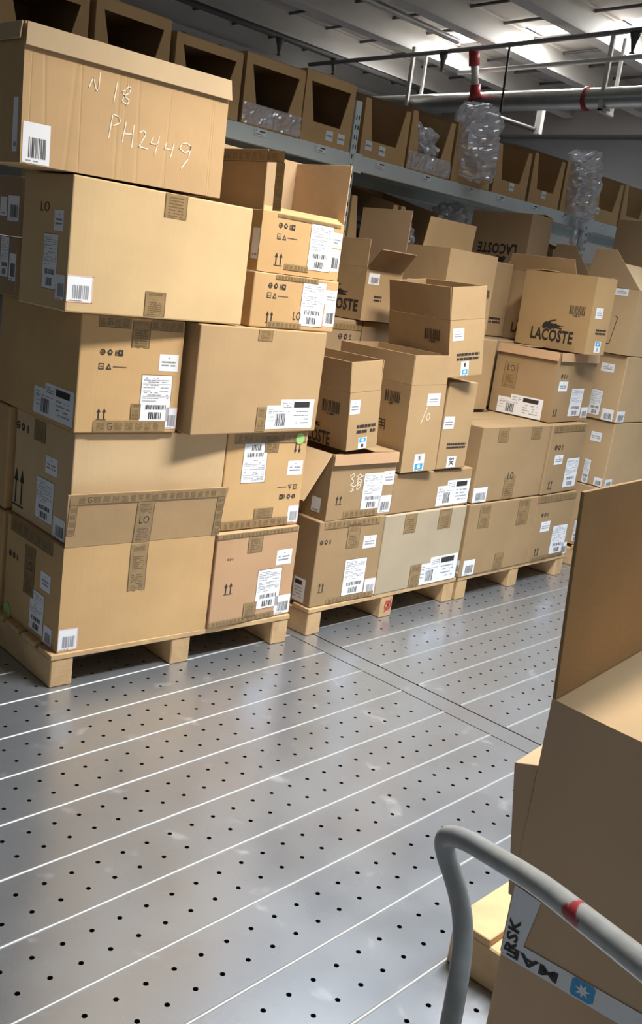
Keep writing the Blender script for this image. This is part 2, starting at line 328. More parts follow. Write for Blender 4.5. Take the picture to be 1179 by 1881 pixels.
def plank_mesh(x0, x1, phase):
    bm = bmesh.new(); wd = PITCH - .010; ys = [0, .0256, .1056, .1856, wd]
    xs = []; x = phase - .04 - .08*math.floor((phase - .04 - x0)/.08)
    while x < x0 + .005: x += .08
    start = x; n = int((x1 - .005 - start) / .08); xs = [x0] + [start + .08*i for i in range(n+1)] + [x1]
    grid = {}
    def V(x, y, z=0): 
        k = (round(x, 5), round(y, 5), z)
        if k not in grid: grid[k] = bm.verts.new((x, y, z))
        return grid[k]
    r = .0070
    for i in range(len(xs)-1):
        a, b = xs[i], xs[i+1]; full = 0 < i < len(xs)-2
        for j in range(4):
            c, d = ys[j], ys[j+1]
            if full and j in (1, 2):
                mx, my = (a+b)/2, (c+d)/2
                o = [V(a, c), V(mx, c), V(b, c), V(b, my), V(b, d), V(mx, d), V(a, d), V(a, my)]
                an = [225, 270, 315, 0, 45, 90, 135, 180]
                q = [bm.verts.new((mx+r*cos(R(t)), my+r*sin(R(t)), 0)) for t in an]; ql = [bm.verts.new((v.co.x, v.co.y, -TH)) for v in q]
                for t in range(8):
                    u = (t+1) % 8
                    bm.faces.new((o[t], o[u], q[u], q[t])); bm.faces.new((q[t], q[u], ql[u], ql[t])).material_index = 1
            else:
                pts = [V(a, c)]
                if full: pts.append(V((a+b)/2, c)) if j == 3 else None
                pts.append(V(b, c))
                if False: pass
                if j in (1, 2) and i == len(xs)-2: pass
                if j in (1, 2) and i == 0: pts.append(V(b, (c+d)/2))
                pts.append(V(b, d))
                if full and j == 0: pts.append(V((a+b)/2, d))
                pts.append(V(a, d))
                if j in (1, 2) and i == len(xs)-2: pts.append(V(a, (c+d)/2))
                bm.faces.new(pts)
    # turned-down rims
    for (p, q) in (((x0, 0), (x1, 0)), ((x1, 0), (x1, wd)), ((x1, wd), (x0, wd)), ((x0, wd), (x0, 0))):
        v = [bm.verts.new((p[0], p[1], 0)), bm.verts.new((q[0], q[1], 0)), bm.verts.new((q[0], q[1], -TH)), bm.verts.new((p[0], p[1], -TH))]
        bm.faces.new(v[::-1])
    me = bpy.data.meshes.new('floor_plank'); bm.to_mesh(me); bm.free()
    me.materials.append(FLOORM); me.materials.append(HOLEM)
    return me
XL0, XL1, XR0, XR1 = -1.6, 2.997, 3.108, 9.0
pl, pr = plank_mesh(XL0, XL1, 1.439), plank_mesh(XR0, XR1, 3.146)
def bead_mesh(x0, x1):
    bm = bmesh.new(); n = max(2, int((x1-x0)/.12)); prof = [(-.0055, -.002), (-.0035, .0015), (0, .0028), (.0035, .0015), (.0055, -.002)]
    rows = []
    for i in range(n+1):
        x = x0+(x1-x0)*i/n; jz = random.uniform(-.0004, .0004); rows.append([bm.verts.new((x, a, b+jz)) for a, b in prof])
    for a, b in zip(rows, rows[1:]):
        for k in range(4): bm.faces.new((a[k], b[k], b[k+1], a[k+1])).smooth = True
    me = bpy.data.meshes.new('seam_bead'); bm.to_mesh(me); bm.free(); return me
bl_, br_ = bead_mesh(XL0, XL1), bead_mesh(XR0, XR1)
for k in range(-7, 17):
    y = Y0 - PITCH*(k+1)
    link('floor_plank', pl, (), floor, (0, y+.005, 0)); link('seam_bead', bl_, (BEAD,), floor, (0, y, 0))
    link('floor_plank', pr, (), floor, (0, y+.005, 0)); link('seam_bead', br_, (BEAD,), floor, (0, y, 0))
bm = bmesh.new(); box_bm(bm, (XL1+.007, Y0-PITCH*17, -.006), (XR0-.007, Y0+PITCH*7, 0)); link('cover_strip', bm_mesh(bm, 'cover_strip', .001), (FLOORM,), floor)
bm = bmesh.new(); box_bm(bm, (-12, -9, -.08), (25, 31, -.03)); link('floor_base', bm_mesh(bm, 'floor_base'), (SUB,), floor)
CONC = mat('plain_floor_metal', (.30, .30, .31), .5, metal=.4, noise_s=2)
bm = bmesh.new()
for a, b in (((-12, 4.40, -.03), (25, 31, -.002)), ((-12, -9, -.03), (25, -.94, -.002)), ((-12, -.94, -.03), (XL0, 4.40, -.002)), ((XR1, -.94, -.03), (25, 4.40, -.002))): box_bm(bm, a, b)
link('outer_floor', bm_mesh(bm, 'outer_floor'), (CONC,), floor)

# ------------------------------------------------------------ pallets
def pallet(x, y, yaw, w_, d_, label, group='wooden pallets along the aisle', red=False):
    p = empty('wooden_pallet', (x, y, 0), (0, 0, R(yaw))); tag(p, label, 'pallet', group)
    for i, u in enumerate((0, (w_-.09)/2, w_-.09)):
        bm = bmesh.new(); box_bm(bm, (u, 0, .0005), (u+.09, d_, .110)); bmesh.ops.bevel(bm, geom=list(bm.edges), offset=.004, segments=1, affect='EDGES')
        s = link('stringer', bm_mesh(bm, 'stringer'), (WOOD,), p)
        if i == 1 and red:
            P = Print(); P.circle(.055, .06, .026, RED, .0005, 14, r2=.017); P.line([(.035, .03), (.075, .09)], .008, RED, .0006); P.line([(.04, .085), (.07, .04)], .008, RED, .0006)
            P.build('red_mark', s, Matrix.Translation((u, 0, 0)) @ face_matrix(.09, d_, 'F'))
    n = 8; bw = .105
    for i in range(n):
        yy = (d_-bw)*i/(n-1); bm = bmesh.new(); box_bm(bm, (-.003, yy-.003, .110), (w_+.003, yy+bw, .1305)); bmesh.ops.bevel(bm, geom=list(bm.edges), offset=.002, segments=1, affect='EDGES')
        link('deck_board', bm_mesh(bm, 'deck_board'), (WOOD,), p)
    return p
pallet(1.79, 2.868, -4.2, 1.135, 1.1, 'wooden pallet under the nearest stack of boxes at left')
pallet(3.052, 2.790, 0, 1.12, 1.15, 'wooden pallet under the second stack, red mark on its middle block', red=True)
pallet(4.19, 2.783, 0, 1.115, 1.2, 'wooden pallet under the third stack from the left')
pallet(5.56, 2.775, 0, 1.15, 1.4, 'wooden pallet under the far right stack, mostly hidden by the near box')
pallet(1.835, -.03, 0, 1.1, 1.09, 'wooden pallet corner seen behind the grey trolley handle', 'pallet behind the trolley')

# ------------------------------------------------------------ cartons
BOXES = {
    'A1': (1.814, 2.873, -5, 0.655, 0.48, 0.405, 0.131, 0, 'tan', 1, 'big plain box at bottom left of the nearest stack, its taped front flap raised', 'cartons on the first pallet'),
    'A2': (1.833, 2.886, -4.9, 0.655, 0.48, 0.412, 0.541, 0, 'pale', 0, 'big pale box on second layer of nearest stack, half hidden by a raised taped flap', 'cartons on the first pallet'),
    'A3': (1.817, 2.872, -5, 0.415, 0.66, 0.413, 0.957, 0, 'tan', 0, 'box on third layer of nearest stack with icons, tall shipping label and dark left side', 'cartons on the first pallet'),
    'A4': (1.7, 2.79, 0, 0.755, 0.3, 0.425, 1.376, 0, 'light', 0, 'largest clean yellowish box overhanging the third layer, barcode label wrapped round its lower left corner', 'cartons on the first pallet'),
    'A5': (1.515, 2.79, 0, 0.775, 0.26, 0.39, 1.804, 0.8, 'tan', 1, 'topmost box of the nearest stack, chalk writing PH2449 on its creased front', 'cartons on the first pallet'),
    'L4a': (1.785, 3.27, -2, 0.45, 0.45, 0.208, 1.376, 0, 'dark', 0, 'low shaded box behind the overhanging yellowish box, lower of two with white labels', 'cartons on the first pallet'),
    'L4b': (1.785, 3.27, -2, 0.45, 0.45, 0.208, 1.587, 0, 'dark', 0, 'low shaded box behind the overhanging yellowish box, upper of two with white labels', 'cartons on the first pallet'),
    'L2': (1.86, 3.395, -4, 0.55, 0.4, 0.41, 0.541, 0, 'tan', 0, 'shaded box behind the half-hidden pale box at the far left edge, second layer', 'cartons on the first pallet'),
    'L1': (1.85, 3.38, -4, 0.55, 0.45, 0.405, 0.131, 0, 'tan', 0, 'shaded box behind the bottom left box, on the pallet at the far left edge', 'cartons on the first pallet'),
    'B1': (2.473, 2.805, -1.3, 0.452, 0.48, 0.408, 0.131, 0, 'pink', 0, 'pinkish brown box at bottom right of the nearest stack with two thin arrows', 'cartons on the first pallet'),
    'B2': (2.494, 2.835, -3, 0.43, 0.48, 0.412, 0.541, 0, 'tan', 0, 'upside-down box with a round green sticker and a tall inverted label, second layer right', 'cartons on the first pallet'),
    'B3': (2.255, 2.778, 1.5, 0.685, 0.48, 0.414, 0.957, 0, 'kraft', 0, 'wide plain box on third layer right with a white label having a black block', 'cartons on the first pallet'),
    'B4': (2.505, 2.8, 0, 0.468, 0.42, 0.208, 1.373, 0, 'orange', 0, 'low box with icons and white labels, lower of two beside the clean yellowish box', 'cartons on the first pallet'),
    'B5': (2.525, 2.815, 1, 0.458, 0.32, 0.222, 1.584, 0, 'orange', 1, 'low box with icons and white labels, its flaps standing open above it', 'cartons on the first pallet'),
    'C1': (3.06, 2.8, -2, 0.433, 0.6, 0.408, 0.131, 0, 'dimlit', 0, 'brown box with tall white label at bottom left of the second pallet', 'cartons on the second pallet'),
    'D1': (3.498, 2.785, 0, 0.662, 0.6, 0.402, 0.131, 0, 'beige', 0, 'greyish beige wide box at bottom right of the second pallet', 'cartons on the second pallet'),
    'C2': (3.088, 2.8, -1, 0.436, 0.5, 0.306, 0.541, 0, 'dimlit', 1, 'box with chalk number 38 and a folded-down rim on the second pallet', 'cartons on the second pallet'),
    'D2': (3.53, 2.795, 1, 0.655, 0.5, 0.198, 0.535, 0, 'dimlit', 0, 'flat low box above the greyish beige box, white label with black block', 'cartons on the second pallet'),
    'C3': (3.147, 2.787, -2.5, 0.194, 0.5, 0.26, 0.862, 5, 'kraft', 1, 'small open-topped box standing on the box with chalk number 38', 'cartons on the second pallet'),
    'D3': (3.548, 2.781, -3, 0.252, 0.5, 0.42, 0.742, 2, 'kraft', 1, 'tall open box with chalk number 10 on its narrow lit side', 'cartons on the second pallet'),
    'E3': (3.838, 2.79, 0, 0.24, 0.5, 0.44, 0.742, 0, 'kraft', 0, 'narrow box with a small white label right of the chalk number 10 box', 'cartons on the second pallet'),
    'F': (3.782, 2.77, -14, 0.212, 0.5, 0.27, 1.205, 8, 'kraft', 1, 'leaning open box with printed barcode on top of the second pallet front row', 'cartons on the second pallet'),
    'G': (4.305, 3.27, 0, 0.455, 0.3, 0.46, 1.372, 0, 'kraft', 1, 'open box behind the leaning open one, broad pale side and a tall flap', 'cartons on the second pallet'),
    'H': (3.805, 3.4, 0, 0.29, 0.5, 0.27, 1.4, 0, 'kraft', 1, 'open box in the back row with a dark flap sticking out towards the aisle', 'cartons on the second pallet'),
    'T1': (3.28, 3.43, 0, 0.58, 0.45, 0.41, 0.985, 0, 'dark', 0, 'shaded taped box under the open box with the dark flap, left one of two', 'cartons on the second pallet'),
    'T2': (3.87, 3.43, 0, 0.36, 0.45, 0.41, 0.985, 0, 'dark', 0, 'shaded box under the open box with the dark flap, right one of two', 'cartons on the second pallet'),
    'Q': (4.26, 3.225, 0, 0.575, 0.6, 0.41, 0.957, 0, 'kraft', 0, 'plain box in the back row behind the low gap between second and third pallet', 'cartons on the third pallet'),
    'P': (5.07, 3.5, 0, 0.21, 0.45, 0.45, 1.372, 0, 'kraft', 0, 'narrow dull box in the back row with printed lines, left of the crocodile boxes', 'cartons on the third pallet'),
    'S1': (4.87, 3.27, 0, 0.62, 0.66, 0.4, 0.967, 0, 'dark', 0, 'plain box in the back row under the second crocodile box', 'cartons on the third pallet'),
    'M1': (4.178, 2.775, 0, 0.67, 0.55, 0.405, 0.131, 0, 'dimlit', 0, 'box at bottom left of the third pallet, two torn tape ends at its top', 'cartons on the third pallet'),
    'N1': (4.852, 2.775, 0.6, 0.45, 0.55, 0.405, 0.131, 0, 'dimlit', 0, 'box at bottom right of the third pallet with icons and a tall label', 'cartons on the third pallet'),
    'M2': (4.19, 2.785, 0, 0.668, 0.4, 0.41, 0.541, 0, 'dimlit', 0, 'box on second layer of the third pallet, its flat top partly free', 'cartons on the third pallet'),
    'N2': (4.864, 2.775, 3, 0.45, 0.45, 0.41, 0.541, 0, 'dimlit', 0, 'box on second layer of the third pallet with icons and a taped top edge', 'cartons on the third pallet'),
    'M3': (4.893, 2.83, 4, 0.5, 0.4, 0.4, 0.957, 0, 'dimlit', 1, 'box with a folded-down rim and a long crooked white label on its shaded side', 'cartons on the third pallet'),
    'K': (5.027, 2.765, -5, 0.197, 0.5, 0.43, 1.363, 1, 'gold', 1, 'clean upright box with black crocodile logo in full view at its centre', 'cartons on the third pallet'),
    'J': (5.3, 3.06, 0, 0.2, 0.49, 0.42, 1.372, 0, 'kraft', 1, 'box mostly hidden behind the box with the full crocodile logo', 'cartons on the third pallet'),
    'I': (5.58, 3.62, 0, 0.25, 0.48, 0.42, 1.745, 0, 'dark', 0, 'box standing upside down near the shelf with inverted lettering and crocodile', 'cartons on the far right pallet'),
    'S2': (5.555, 3.64, 0, 0.62, 0.44, 0.4, 0.131, 0, 'dark', 0, 'bottom box of the far right back column under the upside-down box', 'cartons on the far right pallet'),
    'S3': (5.555, 3.64, 0, 0.62, 0.44, 0.4, 0.534, 0, 'dark', 0, 'second box of the far right back column under the upside-down box', 'cartons on the far right pallet'),
    'S4': (5.555, 3.64, 0, 0.62, 0.44, 0.4, 0.937, 0, 'dark', 0, 'third box of the far right back column under the upside-down box', 'cartons on the far right pallet'),
    'S5': (5.555, 3.64, 0, 0.62, 0.44, 0.4, 1.34, 0, 'dark', 0, 'fourth box of the far right back column, directly under the upside-down box', 'cartons on the far right pallet'),
    'V1': (5.8, 3.18, 4, 0.4, 0.38, 0.36, 1.375, 0, 'dark', 1, 'open box with splayed flaps in front of the upside-down box', 'cartons on the far right pallet'),
    'O1': (5.58, 2.768, 0, 0.66, 0.8, 0.405, 0.131, 0, 'amber', 0, 'lowest box of the far right stack, mostly behind the near brown flap', 'cartons on the far right pallet'),
    'O2': (5.586, 2.765, 0, 0.66, 0.8, 0.412, 0.541, 0, 'amber', 0, 'second box of the far right stack with pale front and amber side', 'cartons on the far right pallet'),
    'O3': (5.572, 2.765, 0, 0.66, 0.8, 0.41, 0.958, 0, 'amber', 0, 'third box of the far right stack, small white label high on its amber side', 'cartons on the far right pallet'),
    'O4': (5.545, 2.765, 0, 0.66, 0.38, 0.39, 1.373, 0, 'amber', 1, 'open top box of the far right stack with its flaps spread wide', 'cartons on the far right pallet'),
    'O5': (6.1, 2.85, 0, 0.6, 0.45, 0.42, 1.8, 0, 'dark', 0, 'dull brown box at the right edge of the photo just under the shelf', 'cartons on the far right pallet'),
    'O6': (6.24, 2.85, 0, 0.5, 0.45, 0.42, 1.373, 0, 'dark', 0, 'shaded box under the dull brown box at the right edge', 'cartons on the far right pallet'),
    'U1': (3.25, 3.45, 0, 0.9, 0.4, 0.41, 0.131, 0, 'dark', 0, 'lowest hidden box in the back row of the second pallet', 'cartons on the second pallet'),
    'U2': (3.25, 3.45, 0, 0.9, 0.4, 0.435, 0.545, 0, 'dark', 0, 'second hidden box in the back row of the second pallet', 'cartons on the second pallet'),
    'W1': (4.2, 3.36, 0, 1.05, 0.5, 0.41, 0.131, 0, 'dark', 0, 'lowest hidden box in the back row of the third pallet', 'cartons on the third pallet'),
    'W2': (4.2, 3.25, 0, 1.05, 0.6, 0.41, 0.543, 0, 'dark', 0, 'second hidden box in the back row of the third pallet', 'cartons on the third pallet'),
}
DECALS = [
    ('A5','F','barcode_label',0.006,0.003,0.091,0.116,{}),
    ('A5','F','chalk',0.22,0.228,0.152,0.077,{'t': 'N18'}),
    ('A5','F','chalk',0.294,0.065,0.341,0.132,{'t': 'PH2449'}),
    ('A5','L','plain_label',0.211,0.031,0.029,0.153,{}),
    ('A4','F','tape',0.356,0.344,0.094,0.09,{'o': 'v'}),
    ('A4','F','tape',0.307,0.008,0.087,0.083,{'o': 'v'}),
    ('A4','F','barcode_label',0.002,0.033,0.096,0.086,{'pink': 1}),
    ('A4','L','barcode_label',0.236,0.032,0.056,0.084,{'pink': 1}),
    ('A4','L','square_label',0.203,0.249,0.056,0.064,{}),
    ('A4','L','shipping_label',0.148,0.063,0.087,0.173,{}),
    ('A4','L','text',0.116,0.305,0.054,0.031,{'t': 'LO'}),
    ('L4b','L','barcode_label',0.363,0.053,0.085,0.087,{}),
    ('L4b','L','plain_label',0.303,0.068,0.051,0.066,{}),
    ('L4a','L','shipping_label',0.323,0.065,0.064,0.154,{}),
    ('L4a','L','barcode_label',0.396,0.056,0.052,0.095,{}),
    ('A3','F','tape',0.065,0.372,0.126,0.052,{'o': 'h', 'lo': 1}),
    ('A3','F','tape',0.271,0.373,0.134,0.041,{'o': 'h'}),
    ('A3','F','tape',0.198,0.308,0.072,0.093,{'o': 'v', 'fr': 1}),
    ('A3','F','icons',0.076,0.227,0.112,0.072,{'n': 4}),
    ('A3','F','square_label',0.317,0.229,0.081,0.061,{}),
    ('A3','F','tape',0.216,0.051,0.04,0.056,{'o': 'v'}),
    ('A3','F','shipping_label',0.253,0.043,0.126,0.169,{}),
    ('A3','F','tape',0.071,0.003,0.294,0.042,{'o': 'h', 'lo': 1}),
    ('A3','F','barcode_label',0.364,0.014,0.049,0.082,{'pink': 1}),
    ('A3','F','arrows',0.078,0.048,0.045,0.041,{}),
    ('A3','L','wide_label',0.334,0.015,0.315,0.123,{}),
    ('A2','L','tape',0.163,0.324,0.094,0.078,{'o': 'v'}),
    ('A2','L','icons',0.002,0.313,0.137,0.056,{'n': 3}),
    ('A2','L','arrows',0.002,0.033,0.107,0.152,{}),
    ('A2','L','square_label',0.271,0.223,0.095,0.065,{}),
    ('A2','L','shipping_label',0.209,0.038,0.141,0.157,{}),
    ('A2','L','barcode_label',0.362,0.003,0.093,0.079,{}),
    ('A1','F','tape',0.272,0.21,0.076,0.188,{'o': 'v', 'fr': 1}),
    ('A1','F','barcode_label',0.002,0.007,0.078,0.087,{'pink': 1}),
    ('A1','L','barcode_label',0.363,0.003,0.07,0.073,{'pink': 1}),
    ('A1','L','square_label',0.311,0.202,0.083,0.067,{}),
    ('A1','L','shipping_label',0.236,0.018,0.118,0.159,{}),
    ('A1','L','tape',0.172,0.138,0.088,0.193,{'o': 'v', 'lo': 1}),
    ('A1','L','icons',0.024,0.211,0.108,0.058,{'n': 3}),
    ('A1','L','green_dot',0.003,0.003,0.071,0.014,{}),
    ('A1','L','tape',0.03,0.349,0.367,0.074,{'o': 'h'}),
    ('L1','L','plain_label',0.414,0.42,0.02,0.065,{}),
    ('B2','F','tape',0.036,0.364,0.382,0.041,{'o': 'h', 'lo': 1}),
    ('B2','F','tape',0.195,0.324,0.074,0.071,{'o': 'v', 'fr': 1}),
    ('B2','F','shipping_label',0.089,0.2,0.124,0.168,{'inv': 1}),
    ('B2','F','square_label',0.334,0.223,0.084,0.062,{}),
    ('B2','F','arrows',0.353,0.318,0.047,0.045,{'inv': 1}),
    ('B2','F','green_dot',0.359,0.361,0.05,0.04,{}),
    ('B2','F','icons',0.287,0.117,0.112,0.065,{'n': 4, 'inv': 1}),
    ('B2','F','barcode_label',0.367,0.01,0.061,0.079,{'pink': 1}),
    ('B2','F','tape',0.178,0.043,0.102,0.043,{'o': 'v', 'lo': 1}),
    ('B2','F','tape',0.011,0.003,0.359,0.037,{'o': 'h'}),
    ('B1','F','tape',0.002,0.385,0.44,0.036,{'o': 'h'}),
    ('B1','F','tape',0.167,0.313,0.079,0.068,{'o': 'v'}),
    ('B1','F','square_label',0.337,0.239,0.088,0.068,{}),
    ('B1','F','shipping_label',0.243,0.05,0.135,0.176,{}),
    ('B1','F','barcode_label',0.357,0.009,0.093,0.086,{}),
    ('B1','F','arrows',0.058,0.142,0.053,0.051,{}),
    ('B1','F','tape',0.002,0.003,0.359,0.025,{'o': 'h', 'lo': 1}),
    ('B1','F','tape',0.18,0.019,0.072,0.068,{'o': 'v', 'lo': 1}),
    ('B1','F','icons',0.061,0.288,0.041,0.014,{'n': 3}),
    ('B3','F','tape',0.293,0.367,0.076,0.042,{'o': 'v'}),
    ('B3','F','tape',0.331,0.008,0.051,0.097,{'o': 'v'}),
    ('B3','F','wide_label',0.385,0.015,0.273,0.121,{}),
    ('B4','F','icons',0.074,0.115,0.118,0.06,{'n': 4}),
    ('B4','F','arrows',0.076,0.02,0.046,0.046,{}),
    ('B4','F','shipping_label',0.264,0.019,0.131,0.176,{}),
    ('B4','F','barcode_label',0.401,0.024,0.065,0.088,{}),
    ('B4','F','square_label',0.396,0.113,0.068,0.057,{}),
    ('B4','F','tape',0.112,0.188,0.235,0.029,{'o': 'h'}),
    ('B4','F','tape',0.09,0.003,0.187,0.024,{'o': 'h'}),
    ('B4','F','text',0.227,0.04,0.042,0.032,{'t': 'LO'}),
    ('B5','F','icons',0.087,0.127,0.111,0.064,{'n': 4}),
    ('B5','F','arrows',0.081,0.028,0.052,0.049,{}),
    ('B5','F','shipping_label',0.27,0.03,0.129,0.178,{}),
    ('B5','F','square_label',0.4,0.129,0.056,0.059,{}),
    ('B5','F','barcode_label',0.396,0.035,0.06,0.088,{}),
    ('B5','F','tape',0.079,0.207,0.359,0.036,{'o': 'h', 'lo': 1}),
    ('B5','F','tape',0.142,0.017,0.136,0.023,{'o': 'h'}),
    ('B5','L','plain_label',0.278,0.043,0.039,0.113,{}),
    ('C1','F','tape',0.032,0.371,0.364,0.04,{'o': 'h'}),
    ('C1','F','tape',0.187,0.268,0.082,0.116,{'o': 'v'}),
    ('C1','F','icons',0.012,0.292,0.088,0.031,{'n': 3}),
    ('C1','F','square_label',0.301,0.254,0.089,0.061,{}),
    ('C1','F','shipping_label',0.201,0.032,0.144,0.175,{}),
    ('C1','F','barcode_label',0.353,0.011,0.078,0.086,{'pink': 1}),
    ('C1','F','arrows',0.038,0.069,0.043,0.046,{}),
    ('C1','F','tape',0.103,0.003,0.32,0.026,{'o': 'h'}),
    ('C1','L','wide_label',0.482,0.01,0.077,0.112,{}),
    ('C2','F','chalk',0.115,0.124,0.103,0.091,{'t': '38'}),
    ('C2','F','shipping_label',0.223,0.036,0.135,0.173,{}),
    ('C2','F','square_label',0.355,0.147,0.079,0.067,{}),
    ('C2','F','barcode_label',0.344,0.011,0.09,0.084,{}),
    ('C2','F','arrows',0.046,0.072,0.047,0.041,{}),
    ('C2','F','tape',0.112,0.003,0.235,0.035,{'o': 'h'}),
    ('C2','L','plain_label',0.402,0.028,0.057,0.068,{}),
    ('D1','F','tape',0.15,0.298,0.092,0.1,{'o': 'v', 'fr': 1}),
    ('D1','F','tape',0.427,0.295,0.105,0.107,{'o': 'v', 'fr': 1}),
    ('D1','F','tape',0.256,0.003,0.087,0.118,{'o': 'v', 'fr': 1}),
    ('D1','F','wide_label',0.324,0.003,0.329,0.142,{}),
    ('D2','F','wide_label',0.367,0.01,0.282,0.131,{}),
    ('C3','L','barcode_print',0.33,0.144,0.115,0.063,{}),
    ('C3','L','text',0.181,0.003,0.21,0.062,{'t': 'LACOSTE', 'bold': 1}),
    ('C3','L','croc',0.227,0.071,0.101,0.05,{}),
    ('C3','F','square_label',0.005,0.164,0.061,0.064,{}),
    ('C3','F','lines',0.056,0.068,0.12,0.048,{}),
    ('C3','F','logo_tape',0.072,0.003,0.053,0.052,{}),
    ('D3','L','barcode_print',0.341,0.314,0.1,0.063,{}),
    ('D3','L','yong',0.312,0.185,0.053,0.046,{}),
    ('D3','F','square_label',0.124,0.319,0.092,0.061,{}),
    ('D3','F','chalk',0.096,0.233,0.063,0.082,{'t': '10'}),
    ('D3','F','logo_tape',0.087,0.003,0.072,0.084,{'inv': 1}),
    ('E3','F','square_label',0.002,0.206,0.085,0.063,{}),
    ('E3','F','lines',0.056,0.101,0.159,0.034,{}),
    ('E3','F','word_tape',0.078,0.008,0.075,0.057,{}),
    ('F','L','barcode_print',0.306,0.155,0.124,0.062,{}),
    ('F','F','square_label',0.019,0.173,0.067,0.059,{}),
    ('F','F','lines',0.05,0.072,0.14,0.042,{}),
    ('F','F','logo_tape',0.078,0.003,0.048,0.068,{'inv': 1}),
    ('H','F','barcode_label',0.021,0.187,0.085,0.057,{}),
    ('H','L','text',0.188,0.04,0.282,0.061,{'t': 'LACOSTE', 'bold': 1}),
    ('H','L','croc',0.232,0.106,0.157,0.064,{}),
    ('H','F','lines',0.082,0.098,0.061,0.036,{}),
    ('T1','F','tape',0.362,0.358,0.216,0.033,{'o': 'h'}),
    ('T1','F','icons',0.405,0.296,0.125,0.045,{'n': 3}),
    ('G','L','square_label',0.031,0.237,0.081,0.038,{}),
    ('G','F','barcode_print',0.378,0.215,0.048,0.054,{}),
    ('P','F','lines',0.034,0.075,0.125,0.043,{}),
    ('M1','F','tape',0.095,0.267,0.1,0.126,{'o': 'v', 'fr': 1}),
    ('M1','F','tape',0.476,0.249,0.111,0.149,{'o': 'v', 'fr': 1}),
    ('M1','F','tape',0.321,0.003,0.085,0.097,{'o': 'v', 'fr': 1}),
    ('M1','F','barcode_label',0.026,0.006,0.105,0.087,{}),
    ('M1','L','barcode_label',0.518,0.02,0.024,0.075,{}),
    ('M2','F','tape',0.147,0.327,0.095,0.075,{'o': 'v', 'lo': 1}),
    ('M2','F','tape',0.473,0.336,0.098,0.069,{'o': 'v'}),
    ('M2','F','tape',0.283,0.003,0.1,0.129,{'o': 'v', 'lo': 1}),
    ('M2','F','barcode_label',0.002,0.003,0.128,0.081,{}),
    ('N1','F','tape',0.002,0.361,0.446,0.048,{'o': 'h', 'lo': 1}),
    ('N1','F','icons',0.067,0.264,0.129,0.035,{'n': 3}),
    ('N1','F','square_label',0.087,0.179,0.103,0.063,{}),
    ('N1','F','shipping_label',0.24,0.025,0.17,0.177,{}),
    ('N1','F','arrows',0.061,0.036,0.058,0.049,{}),
    ('N1','F','barcode_label',0.384,0.008,0.064,0.074,{}),
    ('N1','F','tape',0.038,0.003,0.373,0.023,{'o': 'h'}),
    ('N2','F','tape',0.024,0.368,0.392,0.056,{'o': 'h', 'lo': 1}),
    ('N2','F','icons',0.063,0.238,0.131,0.059,{'n': 3}),
    ('N2','F','square_label',0.089,0.175,0.104,0.057,{}),
    ('N2','F','shipping_label',0.253,0.027,0.161,0.177,{}),
    ('N2','F','barcode_label',0.444,0.017,0.004,0.075,{}),
    ('N2','F','arrows',0.061,0.031,0.062,0.051,{}),
    ('M3','L','tape',0.061,0.156,0.088,0.146,{'o': 'v', 'lo': 1}),
    ('M3','L','wide_label',0.053,0.003,0.293,0.117,{}),
    ('M3','F','icons',0.049,0.246,0.118,0.034,{'n': 3}),
    ('M3','F','square_label',0.044,0.18,0.111,0.057,{}),
    ('M3','F','shipping_label',0.225,0.031,0.162,0.165,{}),
    ('M3','F','arrows',0.025,0.037,0.062,0.042,{}),
    ('M3','F','barcode_label',0.4,0.018,0.092,0.064,{}),
    ('O3','L','square_label',0.635,0.299,0.09,0.052,{}),
    ('O3','L','shipping_label',0.605,0.024,0.077,0.156,{}),
    ('O3','L','barcode_label',0.7,0.003,0.079,0.072,{}),
    ('O3','F','barcode_label',0.002,0.003,0.105,0.068,{}),
    ('O2','L','square_label',0.652,0.277,0.073,0.06,{}),
    ('O2','L','shipping_label',0.645,0.003,0.045,0.154,{}),
    ('O2','L','barcode_label',0.732,0.003,0.058,0.054,{}),
    ('O2','F','barcode_label',0.02,0.003,0.089,0.048,{}),
    ('O1','L','square_label',0.674,0.287,0.059,0.055,{}),
    ('O1','L','shipping_label',0.667,0.022,0.038,0.142,{}),
    ('O1','L','barcode_label',0.704,0.003,0.052,0.026,{}),
    ('O4','L','square_label',0.224,0.348,0.085,0.054,{}),
    ('O4','L','bracket',0.226,0.055,0.046,0.167,{}),
    ('K','L','barcode_print',0.352,0.2,0.109,0.06,{}),
    ('K','L','croc',0.18,0.107,0.151,0.061,{}),
    ('K','L','text',0.108,0.041,0.299,0.071,{'t': 'LACOSTE', 'bold': 1}),
    ('K','F','square_label',0.041,0.203,0.07,0.06,{}),
    ('K','F','lines',0.071,0.11,0.103,0.037,{}),
    ('K','F','logo_tape',0.087,0.013,0.06,0.065,{}),
    ('J','L','text',0.095,0.041,0.28,0.062,{'t': 'LACOSTE', 'bold': 1}),
    ('J','L','croc',0.13,0.101,0.156,0.059,{}),
    ('I','L','text',0.086,0.148,0.312,0.07,{'t': 'LACOSTE', 'bold': 1, 'inv': 1}),
    ('I','L','croc',0.168,0.077,0.156,0.063,{'inv': 1}),
]

